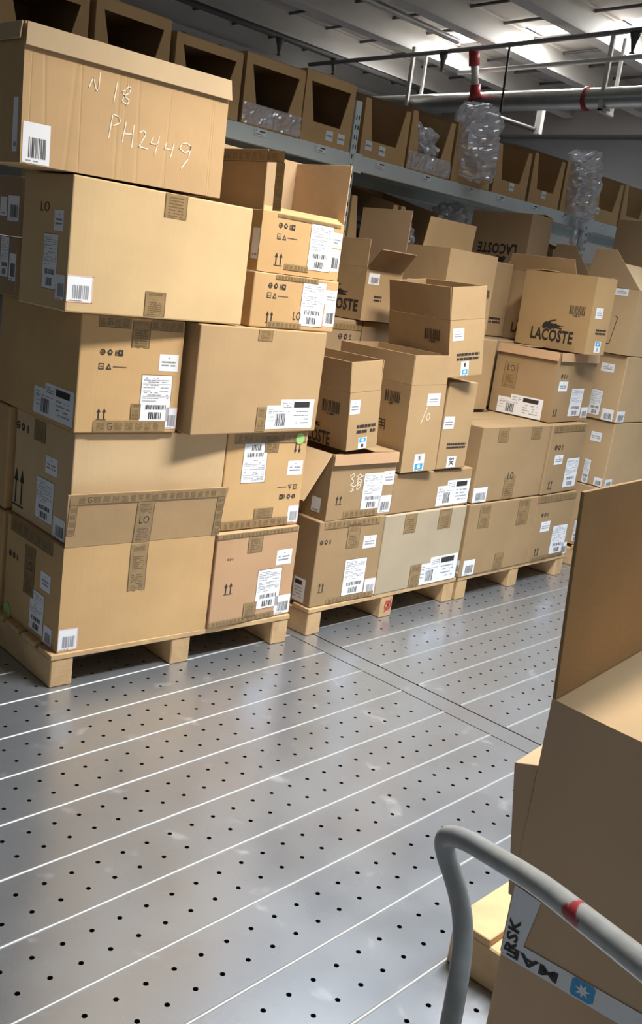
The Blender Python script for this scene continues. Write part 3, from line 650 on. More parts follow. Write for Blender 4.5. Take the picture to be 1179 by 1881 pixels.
T_ = .005
def open_body(w_, d_, h_, bulge=0):
    bm = bmesh.new()
    def ring(o, z): return [bm.verts.new(p) for p in ((o, o, z), (w_-o, o, z), (w_-o, d_-o, z), (o, d_-o, z))]
    a, b, c, d_in = ring(0, 0), ring(0, h_), ring(T_, h_), ring(T_, T_)
    for p, q in ((a, b), (b, c), (c, d_in)):
        for k in range(4): bm.faces.new((p[k], p[(k+1) % 4], q[(k+1) % 4], q[k])).material_index = 1 if p is c else 0
    bm.faces.new(a[::-1]); bm.faces.new(d_in).material_index = 1
    me = bpy.data.meshes.new('carton_body'); bm.to_mesh(me); bm.free(); return me
def closed_body(w_, d_, h_):
    bm = bmesh.new(); vs_ = box_bm(bm, (0, 0, 0), (w_, d_, h_))
    bmesh.ops.bevel(bm, geom=list(bm.edges), offset=.005, segments=2, affect='EDGES', profile=.5)
    return bm_mesh(bm, 'carton_body')
def flap_frame(w_, d_, h_, e, a):
    st, U, out = {'F': ((0, 0, h_), (1, 0, 0), (0, -1, 0)), 'B': ((w_, d_, h_), (-1, 0, 0), (0, 1, 0)), 'L': ((0, d_, h_), (0, -1, 0), (-1, 0, 0)), 'R': ((w_, 0, h_), (0, 1, 0), (1, 0, 0))}[e]
    U = Vector(U); V = Vector((0, 0, 1))*cos(R(a)) + Vector(out)*sin(R(a)); N = U.cross(V); m = Matrix.Identity(4)
    for i, c in enumerate((U, V, N)):
        for j in range(3): m[j][i] = c[j]
    off = Vector(out)*(T_ if a > 120 else 0)
    for j in range(3): m[j][3] = st[j]+off[j]
    return m, (w_ if e in 'FB' else d_)
def flap(root, dims, e, L, a, col, t0=0, t1=0, u0=0, u1=None, name='flap', skew=0):
    m, W = flap_frame(*dims, e, a); u1 = W if u1 is None else u1
    bm = bmesh.new(); prism(bm, [(u0+.002, .001), (u1-.002, .001), (u1-t1-.002, L+skew), (u0+t0+.002, L)], .0045, 0, Matrix.Translation((0, 0, -.0045)))
    me = bm_mesh(bm, 'flap', .0008)
    return link(name, me, (CB[col],), root, mw=m)
ROOT = {}
for n, (x, y, yaw, w_, d_, h_, z0, tilt, col, op, label, grp) in BOXES.items():
    r = empty('cardboard_box', (x, y, z0), (0, -R(tilt), R(yaw))); tag(r, label, 'box', grp); ROOT[n] = r
    me = open_body(w_, d_, h_) if op else closed_body(w_, d_, h_)
    me.materials.append(CB['creased' if n == 'A5' else col]); me.materials.append(CB['inner'])
    link('carton_body', me, (), r)
    if not op:   # top seam with its two lids
        bm = bmesh.new(); box_bm(bm, (.006, d_/2-.0015, h_), (w_-.006, d_/2+.0015, h_+.0006)); link('lid_seam', bm_mesh(bm, 'lid_seam'), (TAPEINK,), r)
def F_(n, e, L, a, col=None, **k):
    w_, d_, h_ = BOXES[n][3:6]; return flap(ROOT[n], (w_, d_, h_), e, L, a, col or BOXES[n][8], **k)
def outline_flap(n, pts, col, mw, name='flap'):
    bm = bmesh.new(); prism(bm, pts, .0045); return link(name, bm_mesh(bm, name), (CB[col],), ROOT[n], mw=mw)
for n, f, kind, u, v, w_, h_, k in DECALS:
    W, Dp, H_ = BOXES[n][3:6]
    if n not in ('C3', 'D3', 'F') : h_ = min(h_, H_ - .002 - v)
    if kind not in ('text', 'croc'): w_ = min(w_, (W if f == 'F' else Dp) - .002 - u)
    if h_ < .008 or w_ < .008: continue
    P = decal_print(kind, w_, h_, k)
    fl = (w_, h_) if k.get('inv') else None
    P.build(NAMES[kind], ROOT[n], face_matrix(W, Dp, f) @ Matrix.Translation((u, v, 0)), fl)
# wrapped chalky details and flaps, box by box
fA1 = F_('A1', 'F', .205, 6, 'kraft', t0=-.012, t1=-.03)                      # raised taped flap leaning on the pale box
def tape_on(fl, u, v, w_, h_, **k):
    decal_print('tape', w_, h_, k).build('tape_strip', fl, Matrix.Translation((u, v, .0006)))
tape_on(fA1, .0, .165, .67, .036, o='h', lo=1); tape_on(fA1, .275, .0, .075, .165, o='v', lo=1); tape_on(fA1, .0, .05, .032, .115, o='v'); tape_on(fA1, .635, .0, .035, .165, o='v')
F_('A1', 'L', .20, -88); F_('A1', 'B', .2, -89); F_('A1', 'R', .2, -87)
F_('A5', 'F', .065, 177, 'lip', t0=-.005, t1=-.008); F_('A5', 'L', .05, 172, 'lip'); F_('A5', 'B', .09, -91); F_('A5', 'R', .1, -92)
fB5 = F_('B5', 'L', .215, 2, 'dark'); tape_on(fB5, .02, .17, .39, .04, o='h', lo=1); tape_on(fB5, .37, .0, .045, .17, o='v')
F_('B5', 'B', .24, 0, 'inner', t0=-.05); F_('B5', 'R', .235, 1, 'inner', t1=-.03); F_('B5', 'F', .045, -60, 'orange', t1=.0)
F_('C2', 'F', .05, 174, 'pink', t0=-.004); F_('C2', 'L', .24, 152, 'pale', t0=.05, t1=.03); F_('C2', 'B', .2, -88); F_('C2', 'R', .17, -88)
for n in ('C3', 'D3', 'F'):
    L = dict(C3=.135, D3=.14, F=.155)[n]
    for e in 'FLBR': F_(n, e, L, {'F': -1, 'L': 1, 'B': -6, 'R': 2}[e] + random.uniform(-2, 2))
F_('G', 'B', .17, -4, 'kraft', u0=-.14, u1=.33, t1=.02); F_('G', 'L', .16, -90); F_('G', 'R', .16, -91)
F_('H', 'F', .15, 52, 'dark', t0=-.04, t1=.05); F_('H', 'R', .32, 2, 'dark', u1=.36, skew=.0); F_('H', 'B', .14, 2, 'inner'); F_('H', 'L', .14, 0)
F_('M3', 'F', .05, 175, 'pink'); F_('M3', 'L', .05, 172, 'pink', t0=-.003); F_('M3', 'B', .19, -88); F_('M3', 'R', .19, -89)
F_('K', 'B', .12, -84); F_('K', 'R', .06, -85); F_('J', 'L', .10, 12, t0=.02, t1=.02); F_('J', 'B', .05, 8, 'inner', t0=.02); F_('J', 'R', .1, -80)
F_('I', 'R', .10, -82); F_('I', 'L', .12, -86)
F_('V1', 'F', .16, -60, 'dark', t0=.04, t1=.05); F_('V1', 'L', .27, 5, 'dark', t0=.04, t1=.20); F_('V1', 'B', .2, -5, 'inner'); F_('V1', 'R', .2, 20, 'inner', t0=.04)
F_('O4', 'L', .22, 4, 'dark', t0=.05, t1=.19); F_('O4', 'F', .27, -55, 'pale'); F_('O4', 'B', .16, -70, 'dark'); F_('O4', 'R', .2, -30, 'inner')

# ------------------------------------------------------------ shelving
RACK = mat('galvanised_steel', (.66, .72, .70), .5, metal=.1, noise_s=6, noise_a=.05); RACKD = mat('rack_hole', (.02, .02, .02), .9)
rack = empty('storage_rack', (0, 4.2, 0)); tag(rack, 'grey galvanised steel warehouse rack behind the pallets', 'rack')
PX = (-1.25, 1.60, 4.405, 7.265, 10.0)
bm = bmesh.new()
for i in range(44): box_bm(bm, (.012, -.0012, .15+i*.055), (.019, .0, .175+i*.055)); box_bm(bm, (.033, -.0012, .15+i*.055), (.040, 0, .175+i*.055))
holes = bm_mesh(bm, 'post_holes')
for x in PX:
    for yy in (0, .62):
        bm = bmesh.new(); box_bm(bm, (0, 0, 0), (.052, .055, 2.62)); p = link('upright_post', bm_mesh(bm, 'upright_post', .003), (RACK,), rack, (x, yy, 0))
        h_ = link('post_holes', holes, (RACKD,), p); h_['kind'] = 'stuff'
for a, b in zip(PX, PX[1:]):
    for z in (.35, 1.50, 2.232):
        for yy, nm in ((.002, 'front_beam'), (.625, 'rear_beam')):
            bm = bmesh.new(); box_bm(bm, (a+.05, yy-.0, z), (b+.002, yy+.045, z+.093)); bb = link('beam', bm_mesh(bm, 'beam', .004), (RACK,), rack)
            if z > 2 and yy < .1:
                rs = random.Random(int(a*10))
                for k in range(6):
                    u = a+.25+k*.45+rs.uniform(-.05, .05); P = Print(); P.rect(0, 0, .085, .034, WHITE); P.words(.006, .020, .07, .008, INK); P.words(.006, .006, .05, .006, GREY)
                    P.build('shelf_tag', bb, Matrix.Translation((u, 0, z+.05)) @ face_matrix(1, 0, 'F'))
        bm = bmesh.new(); box_bm(bm, (a+.05, .05, z+.06), (b, .62, z+.091)); link('shelf_panel', bm_mesh(bm, 'shelf_panel'), (RACK,), rack)
        if z > 2:
            bm = bmesh.new(); box_bm(bm, (a+.03, -.004, z-.01), (a+.05+.06, .002, z+.10)); link('beam_connector', bm_mesh(bm, 'beam_connector', .002), (RACK,), rack)
FILM = bpy.data.materials.new('clear_film'); FILM.use_nodes = True
nt = FILM.node_tree; nt.nodes.remove(nt.nodes['Principled BSDF']); out = nt.nodes['Material Output']
tr = nt.nodes.new('ShaderNodeBsdfTransparent'); gl = nt.nodes.new('ShaderNodeBsdfGlossy'); gl.inputs['Roughness'].default_value = .12; gl.inputs['Color'].default_value = (.9, .9, .95, 1)
df = nt.nodes.new('ShaderNodeBsdfDiffuse'); df.inputs['Color'].default_value = (.85, .85, .88, 1)
m1 = nt.nodes.new('ShaderNodeMixShader'); m1.inputs[0].default_value = .6; m2_ = nt.nodes.new('ShaderNodeMixShader'); m2_.inputs[0].default_value = .52
nt.links.new(gl.outputs[0], m1.inputs[1]); nt.links.new(df.outputs[0], m1.inputs[2]); nt.links.new(tr.outputs[0], m2_.inputs[1]); nt.links.new(m1.outputs[0], m2_.inputs[2]); nt.links.new(m2_.outputs[0], out.inputs[0])
def bin_box(x, z, w_, h_, window, tags, label, grp, seed, film=False):
    r = empty('picking_bin', (x, 4.205, z), (0, 0, R(random.Random(seed).uniform(-1.2, 1.2)))); tag(r, label, 'bin', grp)
    d_ = .56; t = .006; vb = .30; bm = bmesh.new()
    hb = h_ if window else h_ + .13      # open bins have a high back and sloping sides, the others a closed top
    for a, b in (((0, t, 0), (w_, d_, t)), ((t, d_-t, t), (w_-t, d_, hb))): box_bm(bm, a, b)
    for x0 in (0, w_-t): prism(bm, [(t, t), (d_, t), (d_, hb), (t, h_)], t, 0, Matrix(((0, 0, 1, x0), (1, 0, 0, 0), (0, 1, 0, 0), (0, 0, 0, 1))))
    if window: box_bm(bm, (0, t, h_), (w_, d_, h_+t))
    link('bin_shell', bm_mesh(bm, 'bin_shell'), (CB['kraft'],), r)
    bm = bmesh.new(); Mx = Matrix.Rotation(pi/2, 4, 'X') @ Matrix.Translation((0, 0, -t))
    a0, a1, b0, b1 = .10*w_, .90*w_, .22*w_, .76*w_
    if window: q = [(a0, h_*.86), (a1, h_*.86), (b1, h_*vb), (b0, h_*vb)]
    else: q = [(a0, h_), (a1, h_), (b1, h_*vb), (b0, h_*vb)]
    parts = [[(0, 0), (w_, 0), q[2], q[3]], [(0, 0), q[3], q[0], (0, h_)], [(w_, 0), (w_, h_), q[1], q[2]]]
    if window: parts.append([(0, h_), q[0], q[1], (w_, h_)])
    for p in parts: prism(bm, p, t, 0, Mx)
    link('cut_front', bm_mesh(bm, 'cut_front'), (CB['tan'],), r)
    for u, v in tags:
        P = Print(); P.rect(0, 0, .06, .055, WHITE); P.words(.008, .022, .045, .010, GREY, dens=1)
        P.build('bin_tag', r, Matrix.Translation((u, -.0008, v)) @ face_matrix(1, 0, 'F'))
    if film:
        bm = bmesh.new(); nx, ny = 26, 8; g = {}
        for i in range(nx+1):
            for j in range(ny+1):
                u = w_*i/nx; v = .005+(h_*vb)*j/ny; g[i, j] = bm.verts.new((u, -.004-.016*abs(noise.noise(Vector((u*22, v*22, seed)))), v))
        for i in range(nx):
            for j in range(ny): bm.faces.new((g[i, j], g[i+1, j], g[i+1, j+1], g[i, j+1]))
        link('film_wrap', bm_mesh(bm, 'film_wrap'), (FILM,), r)
    return r
gB = 'cardboard picking bins on the upper shelf'; gL = 'cardboard picking bins on the lower shelf'
ub = [(1.70, .43, 1, [], 0, 'picking bin at the top left corner, left of the one behind the chalked box'), (2.15, .43, 1, [], 0, 'picking bin directly behind the topmost chalked box, left part'), (2.62, .43, 1, [], 0, 'picking bin behind the right half of the topmost chalked box'),
      (3.08, .43, 1, [], 0, 'picking bin just right of the topmost chalked box, cut-out front'), (3.54, .43, 1, [(.16, .03)], 1, 'picking bin wrapped in film round its base, closed band above its opening'),
      (3.985, .41, 1, [(.20, .03), (.30, .03)], 0, 'picking bin with two square tags just left of the rack post'), (4.49, .43, 0, [(.04, .04), (.17, .03)], 0, 'picking bin just right of the rack post with one open wide cut-out'),
      (4.935, .44, 0, [(.20, .03)], 1, 'picking bin holding a clump of clear plastic film'), (5.41, .44, 0, [(.18, .03), (.27, .03)], 0, 'picking bin with a big plastic bag slumped over its front'),
      (5.90, .43, 0, [(.2, .04)], 0, 'picking bin just right of the one with the big slumped plastic bag'), (6.37, .43, 0, [(.17, .05)], 0, 'picking bin with a single tag left of the tall hanging plastic bag'),
      (6.83, .425, 0, [], 0, 'picking bin behind the tall hanging plastic bag'), (7.32, .44, 0, [(.05, .05)], 0, 'picking bin right of the tall hanging plastic bag'), (7.80, .44, 0, [], 0, 'picking bin at the far right edge of the upper shelf')]
for i, (x, w_, win, tg, fm, lb) in enumerate(ub): bin_box(x, 2.326, w_, .33 + .02*(i % 3), win, tg, lb, gB, i, fm)
lb_ = [(2.6, 'hidden picking bin on the lower shelf behind the nearest stack'), (3.07, 'picking bin on the lower shelf, dark behind the raised carton flaps, left one'), (3.54, 'picking bin on the lower shelf behind the raised carton flaps, second one'), (3.985, 'picking bin on the lower shelf left of the rack post'), (4.48, 'picking bin on the lower shelf right of the rack post, black goods inside'), (4.95, 'picking bin on the lower shelf behind the back row, film inside'), (5.42, 'picking bin on the lower shelf behind the upside-down box, its left'), (6.85, 'picking bin on the lower shelf under the tall hanging bag')]
for i, (x, lb) in enumerate(lb_): bin_box(x, 1.594, .41 if i in (3, 7) else .44, .50 if i in (4, 5) else .44, 0, [], lb, gL, 30+i)
def blob(name, loc, sc, seed, m, amp=.35, fr=2.2, sub=4):
    bm = bmesh.new(); bmesh.ops.create_icosphere(bm, subdivisions=sub, radius=1)
    for v in bm.verts:
        p = v.co.copy(); n = noise.fractal(p*fr + Vector((seed*7.3, 0, 0)), .8, 2.2, 4); rdg = abs(noise.noise(p*fr*2.4 + Vector((0, seed*3.1, 0))))
        v.co = p * (1 + amp*n - amp*.5*rdg); v.co = Vector((v.co.x*sc[0], v.co.y*sc[1], v.co.z*sc[2]))
    return link(name, bm_mesh(bm, name), (m,), None, loc)
def draped_bag(name, x0, x1, ztop, zbot, yf, seed, label, lean):
    """film bag slumped over a bin's front: crumpled sheet front and top, closed round the back"""
    bm = bmesh.new(); nu, nv = 34, 40; g = {}
    for j in range(nv+1):
        t = j/nv
        for i in range(nu):
            a = 2*pi*i/nu; cx, cz = cos(a), sin(a)
            wd = (x1-x0)/2 * (.55+.45*sin(min(1, t*1.35+.12)*pi*.62)) * (1.0 if t < .8 else 1-.5*(t-.8)/.2)
            z = zbot + (ztop-zbot)*t; x = (x0+x1)/2 + lean*(t-.5) + cx*wd
            y = yf + .10 + cz*(.13-.03*t)
            n = noise.noise(Vector((x*11+seed, y*11, z*8)))*.045 + abs(noise.noise(Vector((x*25, y*25+seed, z*19))))*.035
            g[i, j] = bm.verts.new((x + cx*n, y + cz*n, z + n*.4))
    for j in range(nv):
        for i in range(nu): bm.faces.new((g[i, j], g[(i+1) % nu, j], g[(i+1) % nu, j+1], g[i, j+1]))
    bm.faces.new([g[i, 0] for i in range(nu)][::-1]); bm.faces.new([g[i, nv] for i in range(nu)])
    return tag(link(name, bm_mesh(bm, name), (FILM,)), label, 'plastic bag', 'plastic bags in the bins')
draped_bag('plastic_bag', 5.42, 5.82, 2.84, 2.36, 4.10, 3, 'big crumpled clear plastic bag slumped out of a picking bin beside the pipe', -.04)
tag(blob('plastic_bag', (5.20, 4.36, 2.50), (.15, .13, .14), 5, FILM), 'clump of clear film inside a picking bin, left of the big slumped bag', 'plastic bag', 'plastic bags in the bins')
b8 = draped_bag('plastic_bag', 6.88, 7.24, 2.80, 2.30, 4.10, 9, 'tall crumpled plastic bag hanging over the shelf beam with two dangling tails', .0)
for sx, dz in ((7.02, 2.02), (7.14, 1.98)):
    bm = bmesh.new(); pts = [(sx+.012*sin(k*1.3), 4.15+.006*cos(k*2), 2.34-(2.34-dz)*k/14) for k in range(15)]
    tube(bm, pts, [.022+.008*sin(k*2.1) if k < 13 else .04 for k in range(15)], 8); link('twisted_tail', bm_mesh(bm, 'twisted_tail'), (FILM,), b8)
tag(blob('plastic_bag', (5.72, 4.40, 2.10), (.14, .13, .12), 11, FILM), 'crumpled clear film just under the shelf beam, above the flap of an open box', 'plastic bag', 'plastic bags in the bins')
tag(blob('plastic_bag', (5.16, 4.36, 1.90), (.10, .10, .13), 13, FILM), 'small knot of clear film on the lower shelf between two raised flaps', 'plastic bag', 'plastic bags in the bins')
BLK = mat('black_fabric', (.02, .02, .025), .7)
tag(blob('black_garment', (4.74, 4.45, 1.93), (.17, .16, .10), 17, BLK, .2), 'folded black garment inside the lower shelf bin right of the post', 'clothing')

# ------------------------------------------------------------ roof and far wall
PAINT = mat('cream_painted_steel', (.74, .70, .64), .6, noise_s=.8, noise_a=.05); DECK = mat('roof_deck', (.55, .51, .47), .8, noise_s=.6, noise_a=.06)
WALLM = mat('wall_panel_grey', (.24, .235, .235), .8, noise_s=.5, noise_a=.05); WALLB = mat('wall_band_beige', (.36, .32, .29), .8)
SKY = mat('skylight_panel', (.9, .95, 1), .5, emit=((.92, .97, 1.0), 4.0)); DARKST = mat('dark_steel', (.13, .12, .115), .6, metal=.3); GALV = mat('galvanised_duct', (.62, .62, .58), .33, metal=.75, noise_s=3, noise_a=.08)
REDP = mat('red_coupling', (.38, .03, .03), .45); PIPE = mat('grey_pipe', (.40, .38, .36), .45, metal=.4)
for nm, a, b, m in (('wall_far', (24.0, -9, 0), (24.2, 31, 6.05), WALLM), ('wall_back', (-12, 30.8, 0), (24, 31, 7.0), WALLM)):
    bm = bmesh.new(); box_bm(bm, a, b); tag(link(nm, bm_mesh(bm, nm), (m,)), kind=ST)
bm = bmesh.new(); box_bm(bm, (23.6, -9, 6.05), (24.2, 30.8, 7.0)); tag(link('trim_1', bm_mesh(bm, 'trim_1'), (WALLB,)), kind=ST)
ceil = empty('ceiling'); tag(ceil, kind=ST)
JY = [10.45 + 2.15*k for k in range(-4, 10)]
for y in JY:
    bm = bmesh.new(); box_bm(bm, (-12, y-.03, 6.5), (24, y+.03, 7.0)); box_bm(bm, (-12, y-.16, 6.46), (24, y+.16, 6.5)); box_bm(bm, (-12, y-.10, 6.96), (24, y+.10, 7.0))
    link('roof_joist', bm_mesh(bm, 'roof_joist'), (PAINT,), ceil)
# roof deck with skylight openings
SK = [(17.72, 18.42)]
bm = bmesh.new(); box_bm(bm, (-12, -9, 7.0), (17.72, 31, 7.08)); box_bm(bm, (18.42, -9, 7.0), (24.2, 31, 7.08)); link('roof_deck', bm_mesh(bm, 'roof_deck'), (DECK,), ceil)
for y in JY:
    bm = bmesh.new(); box_bm(bm, (17.72, y+.9, 7.0), (18.42, y+2.15, 7.03)); link('skylight_blank', bm_mesh(bm, 'skylight_blank'), (DECK,), ceil) if y < 8 or y > 13 else bm.free()
    bm = bmesh.new(); box_bm(bm, (17.74, y+(.12), 7.035), (18.40, y+(.95 if (y < 8 or y > 13) else 2.05), 7.06)); link('skylight', bm_mesh(bm, 'skylight'), (SKY,), ceil)
for y0 in (-6.2, -4.0, -1.9, .3, 2.4, 4.6, 6.7):
    bm = bmesh.new(); box_bm(bm, (6.6, y0, 6.985), (7.5, y0+1.5, 6.999)); link('skylight', bm_mesh(bm, 'skylight'), (SKY,), ceil)
ex = Vector((.10, 1, 0)).normalized()
for k in range(12):
    x = 8.0 + k*1.15; bm = bmesh.new(); a = Vector((x, 2, 6.93)); tube(bm, [a, a+ex*27], .03, 6); link('purlin', bm_mesh(bm, 'purlin'), (DARKST,), ceil)
def pipe(name, pts, r, m, label, cat='pipe', n=14, group=None):
    bm = bmesh.new(); tube(bm, pts, r, n); return tag(link(name, bm_mesh(bm, name), (m,)), label, cat, group)
duct = empty('air_duct', (16.8, 10.5, 5.39)); tag(duct, 'thick silvery duct hanging below the roof at upper right', 'pipe')
def local(o, p): return tuple(Vector(p) - o.location)
bm = bmesh.new(); tube(bm, [local(duct, (16.4, 2, 5.39)), local(duct, (16.8, 10.5, 5.39)), local(duct, (16.95, 20, 5.39))], .185, 28); link('duct_body', bm_mesh(bm, 'duct_body'), (GALV,), duct)
for yy in (4.0, 10.17, 12.75, 16.2):
    xx = 16.79 + (yy-10.5)*.02; bm = bmesh.new(); tube(bm, [local(duct, (xx, yy-.035, 5.39)), local(duct, (xx, yy+.035, 5.39))], .215, 28); link('red_ring', bm_mesh(bm, 'red_ring'), (REDP,), duct)
for yy in (6.6, 9.78, 14.4):
    bm = bmesh.new(); xx = 16.62; box_bm(bm, local(duct, (xx-.03, yy-.04, 5.14)), local(duct, (xx+.03, yy+.04, 6.47))); box_bm(bm, local(duct, (xx-.03, yy-.04, 5.12)), local(duct, (xx+.45, yy+.04, 5.18))); box_bm(bm, local(duct, (xx+.40, yy-.03, 5.14)), local(duct, (xx+.45, yy+.03, 6.47)))
    link('duct_hanger', bm_mesh(bm, 'duct_hanger', .004), (PAINT,), duct)
sp1 = pipe('sprinkler_pipe', [(15.6, 3, 6.25), (15.85, 8.8, 6.25), (16.26, 12.4, 6.25), (16.6, 17.5, 6.25)], .045, PIPE, 'thin grey pipe running across just under the roof joists', group='thin pipes under the roof')
pipe('sprinkler_pipe', [(16.6, 3, 6.0), (16.5, 9.0, 6.0), (16.74, 11.2, 6.0), (16.95, 13.4, 6.0)], .045, PAINT, 'pale thin pipe running between the thin grey pipe and the thick duct', group='thin pipes under the roof')
sp2 = pipe('conduit_pipe', [(4, 16.7, 6.39), (23.5, 16.8, 6.39)], .06, DARKST, 'dark conduit running away along the roof above the picking bins', group='conduits along the roof')
pipe('conduit_pipe', [(4, 12.75, 6.39), (16.2, 12.95, 6.39)], .06, PIPE, 'grey conduit running away along the roof near the top edge', group='conduits along the roof')
pipe('hanging_cable', [(16.19, 11.68, 6.25), (16.2, 11.66, 5.4), (16.19, 11.6, 3.2)], .022, BLK, 'black cable hanging straight down in front of the thick duct', 'cable')
rz = empty('riser_pipe', (16.6, 12.62, 5.5)); tag(rz, 'short upright pipe with red couplings joining the thin pipe to the duct', 'pipe')
bm = bmesh.new(); tube(bm, [(0, 0, 0), (-.25, 0, .76)], .075, 14); link('riser', bm_mesh(bm, 'riser'), (PAINT,), rz)
for p, q in (((-.17, 0, .48), (-.27, 0, .78)), ((.02, 0, -.08), (-.05, 0, .16))):
    bm = bmesh.new(); tube(bm, [p, q], .11, 14); link('red_coupling', bm_mesh(bm, 'red_coupling'), (REDP,), rz)
sb = empty('wall_bracket', (18.0, 11.9, 5.0)); tag(sb, 'small pale bracket with a dark strut below the thick duct', 'bracket')
bm = bmesh.new(); box_bm(bm, (0, 0, 0), (.12, .14, .5)); link('bracket_foot', bm_mesh(bm, 'bracket_foot', .01), (PAINT,), sb)
bm = bmesh.new(); tube(bm, [(0, .1, .08), (-.1, 1.4, .42)], .05, 6); link('strut', bm_mesh(bm, 'strut'), (DARKST,), sb)
for x, y, z, par in ((16.27, 13.3, 6.2, sp1), (15.80, 8.9, 6.2, sp1), (14.9, 16.7, 6.34, sp2), (16.6, 16.7, 6.34, sp2)):
    bm = bmesh.new(); tube(bm, [(x, y, z), (x, y, z-.05), (x, y, z-.16), (x, y, z-.32)], [.09, .085, .05, .02], 10); s = link('sprinkler_head', bm_mesh(bm, 'sprinkler_head'), (DARKST,), par)
    bm = bmesh.new(); tube(bm, [(x, y, z-.32), (x, y, z-.335)], .05, 10); link('deflector', bm_mesh(bm, 'deflector'), (REDP,), s)

# ------------------------------------------------------------ trolley and its boxes in the foreground
GREYP = mat('worn_grey_paint', (.50, .505, .49), .32, metal=.0, spec=.6, noise_s=60, noise_a=.10)
nt = GREYP.node_tree; b = nt.nodes['Principled BSDF']; tc = next(n for n in nt.nodes if n.type == 'TEX_COORD')
src = b.inputs['Base Color'].links[0].from_socket
n = nt.nodes.new('ShaderNodeTexNoise'); n.inputs['Scale'].default_value = 38; n.inputs['Detail'].default_value = 4; nt.links.new(tc.outputs['Object'], n.inputs['Vector'])
vm = nt.nodes.new('ShaderNodeVectorMath'); vm.operation = 'DISTANCE'; nt.links.new(tc.outputs['Object'], vm.inputs[0]); vm.inputs[1].default_value = (.618, .258, 1.176)
mr = nt.nodes.new('ShaderNodeMapRange'); mr.inputs[1].default_value = .0; mr.inputs[2].default_value = .06; mr.inputs[3].default_value = .20; mr.inputs[4].default_value = -.4; nt.links.new(vm.outputs['Value'], mr.inputs[0])
ad = nt.nodes.new('ShaderNodeMath'); nt.links.new(n.outputs['Fac'], ad.inputs[0]); nt.links.new(mr.outputs[0], ad.inputs[1])
th = nt.nodes.new('ShaderNodeMapRange'); th.inputs[1].default_value = .60; th.inputs[2].default_value = .66; nt.links.new(ad.outputs[0], th.inputs[0])
mx = nt.nodes.new('ShaderNodeMix'); mx.data_type = 'RGBA'; nt.links.new(th.outputs[0], mx.inputs[0]); nt.links.new(src, mx.inputs[6]); mx.inputs[7].default_value = (.55, .05, .06, 1); nt.links.new(mx.outputs[2], b.inputs['Base Color'])
RUB = mat('black_rubber', (.03, .03, .03), .7)
tro = empty('platform_trolley', (0, 0, 0)); tag(tro, 'grey steel trolley handle with red scuffs bending into the lower right corner', 'trolley')
def smooth_path(P, it=3):
    P = [Vector(p) for p in P]
    for _ in range(it):
        Q = [P[0]]
        for a, b in zip(P, P[1:]): Q += [a*.75+b*.25, a*.25+b*.75]
        P = Q + [P[-1]]
    return P
HP = [(.66, .37, .17), (.67, .372, .60), (.688, .379, .955), (.722, .402, 1.01), (.722, .418, 1.05), (.711, .442, 1.098), (.708, .420, 1.113), (.695, .375, 1.122), (.66, .31, 1.146), (.62, .25, 1.167), (.58, .19, 1.188), (.53, .12, 1.215), (.50, .06, 1.24), (.50, .03, 1.18), (.50, .02, .9), (.52, .0, .17)]
bm = bmesh.new(); tube(bm, smooth_path(HP), .0099, 20); link('handle_bar', bm_mesh(bm, 'handle_bar'), (GREYP,), tro)
P = Print(); bm = bmesh.new(); tube(bm, [(.6715, .3725, .80), (.6775, .375, .88)], .0103, 20, cap=False); link('white_sticker', bm_mesh(bm, 'white_sticker'), (WHITE,), tro)
bm = bmesh.new(); box_bm(bm, (.46, -.12, .135), (1.95, .66, .168)); link('platform', bm_mesh(bm, 'platform', .006), (GREYP,), tro)
for x, y in ((.62, 0), (.62, .54), (1.78, 0), (1.78, .54)):
    bm = bmesh.new(); tube(bm, [(x, y-.02, .055), (x, y+.02, .055)], .055, 20); wh = link('wheel', bm_mesh(bm, 'wheel'), (RUB,), tro)
    bm = bmesh.new(); box_bm(bm, (x-.03, y-.03, .05), (x+.03, y-.024, .135)); box_bm(bm, (x-.03, y+.024, .05), (x+.03, y+.03, .135)); link('wheel_fork', bm_mesh(bm, 'wheel_fork'), (DARKST,), wh)
ya = 5.0; Dv = Vector((-sin(R(ya)), cos(R(ya)), 0)); P0 = Vector((1.253, .630, 0)); dU = .56; org = P0 - Dv*dU
NEAR = cardboard('kraft_near', (.66, .46, .29)); NEAR2 = cardboard('kraft_near_flap', (.40, .25, .115))  # side lightened for bounce light, flap darkened for shade, in the colour
ROOT['X1'] = empty('cardboard_box', (org.x, org.y, .169), (0, 0, R(ya))); tag(ROOT['X1'], 'lower of two large boxes on the trolley, bottom right corner of the photo', 'box', 'boxes on the trolley')
me = closed_body(.62, dU, .42); me.materials.append(NEAR); link('carton_body', me, (), ROOT['X1'])
U_ = empty('cardboard_box', (org.x, org.y, .590), (0, 0, R(ya))); tag(U_, 'large open box on the trolley in the right foreground, tall brown flap raised', 'box', 'boxes on the trolley'); ROOT['X2'] = U_
HU = .443; bm = bmesh.new(); nu, nv = 24, 14; g = {}
def bulge(u, v): return .034*sin(pi*min(1, u/.30)*.5)*(v**2.2)*(1 if u < .3 else 1-.6*(u-.3))
for i in range(nu+1):
    for j in range(nv+1):
        u = dU*i/nu; v = j/nv; g[i, j] = bm.verts.new((-bulge(u, v), dU-u, v*HU))
for i in range(nu):
    for j in range(nv): bm.faces.new((g[i, j], g[i+1, j], g[i+1, j+1], g[i, j+1])).smooth = True
link('side_panel', bm_mesh(bm, 'side_panel'), (NEAR,), U_)
bm = bmesh.new(); box_bm(bm, (.004, 0, 0), (.62, .005, HU)); box_bm(bm, (.004, dU-.005, 0), (.62, dU, HU)); box_bm(bm, (.615, .005, 0), (.62, dU-.005, HU)); box_bm(bm, (.004, .005, 0), (.615, dU-.005, .005)); link('carton_body', bm_mesh(bm, 'carton_body'), (NEAR,), U_)
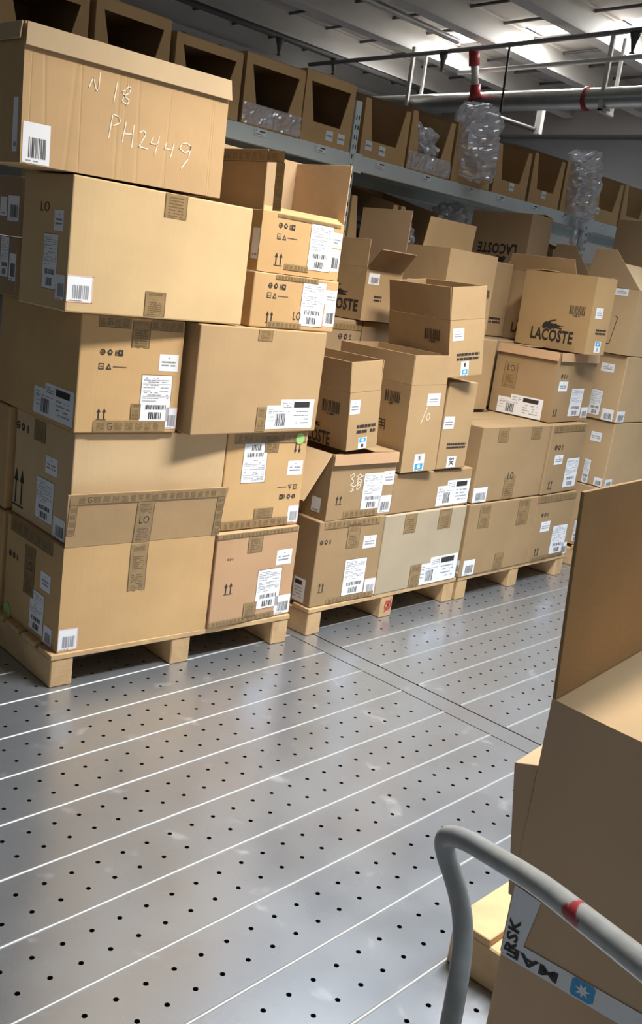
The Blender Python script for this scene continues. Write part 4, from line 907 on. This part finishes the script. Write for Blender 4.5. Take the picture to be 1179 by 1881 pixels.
# folded-in lid panel, sagging a little towards its near corner
bm = bmesh.new(); g = {}
for i in range(nu+1):
    u = dU*i/nu
    for j in range(9):
        t = j/8; g[i, j] = bm.verts.new((-bulge(u, 1)*(1-t) + t*.61, dU-.004-u*(1-.02*t), HU - .002 - .03*sin(pi*t)*min(1, u/.2)))
for i in range(nu):
    for j in range(8): bm.faces.new((g[i, j], g[i, j+1], g[i+1, j+1], g[i+1, j])).smooth = True
link('folded_lid', bm_mesh(bm, 'folded_lid'), (CB['kraft'],), U_)
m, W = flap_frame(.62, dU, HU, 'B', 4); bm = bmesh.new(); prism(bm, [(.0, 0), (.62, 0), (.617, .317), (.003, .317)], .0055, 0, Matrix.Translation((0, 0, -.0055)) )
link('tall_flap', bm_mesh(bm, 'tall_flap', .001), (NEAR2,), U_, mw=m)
# a loose folded sheet edge wedged against the far corner
bm = bmesh.new(); prism(bm, [(0, 0), (.36, 0), (.36, .045), (0, .036), (-.012, .030)], .006); s = bm_mesh(bm, 'x')
bm = bmesh.new(); q = [(0, dU+.001, .10), (0, dU+.006, .10), (-.004, dU+.037, .322), (0, dU+.001, .330)]
prism(bm, [(-.001, .10), (.007, .10), (.040, .318), (.001, .330)], .34, 0, Matrix(((0, 0, 1, .002), (1, 0, 0, dU), (0, 1, 0, 0), (0, 0, 0, 1))))
link('crumpled_flap', bm_mesh(bm, 'crumpled_flap', .001), (NEAR,), U_)
# white printed tape folded round the lower corner
FM = face_matrix(.62, dU, 'L'); P = Print()
P.poly([(.002, -.002), (.036, .026), (.050, .118), (.003, .124)], WHITE, .0012)
P.poly([(.002, -.004), (.40, -.004), (.40, .034), (.036, .030)], WHITE, .0010)
V, Fc = text_polys('RSK', 1); P.poly([(.006+(1-b)*.020, .008+a*.062) for a, b in V], INK, .0018, Fc)
V, Fc = text_polys('MAE', 1); P.poly([(.100-a*.088, .019-b*.018) for a, b in V], INK, .0018, Fc)
P.poly([(.122+.004, -.001), (.158-.004, -.001), (.160, .003), (.160, .026), (.156, .030), (.126, .030), (.122, .026), (.122, .003)], BLUE, .0016)
st = []
for i in range(14):
    r = .0125 if i % 2 == 0 else .0055; a = pi + i*pi/7; st.append((.141+r*sin(a), .0145+r*cos(a)))
P.poly([(.141, .0145)] + st, WHITE, .0020, [[0, 1+(i+1) % 14, 1+i] for i in range(14)])
o = P.build('printed_white_tape', U_, FM); o['label'] = 'white sealing tape with black capital letters and a blue star square'
P = Print(); P.words(.005, .0, .09, .03, TAPEINK);
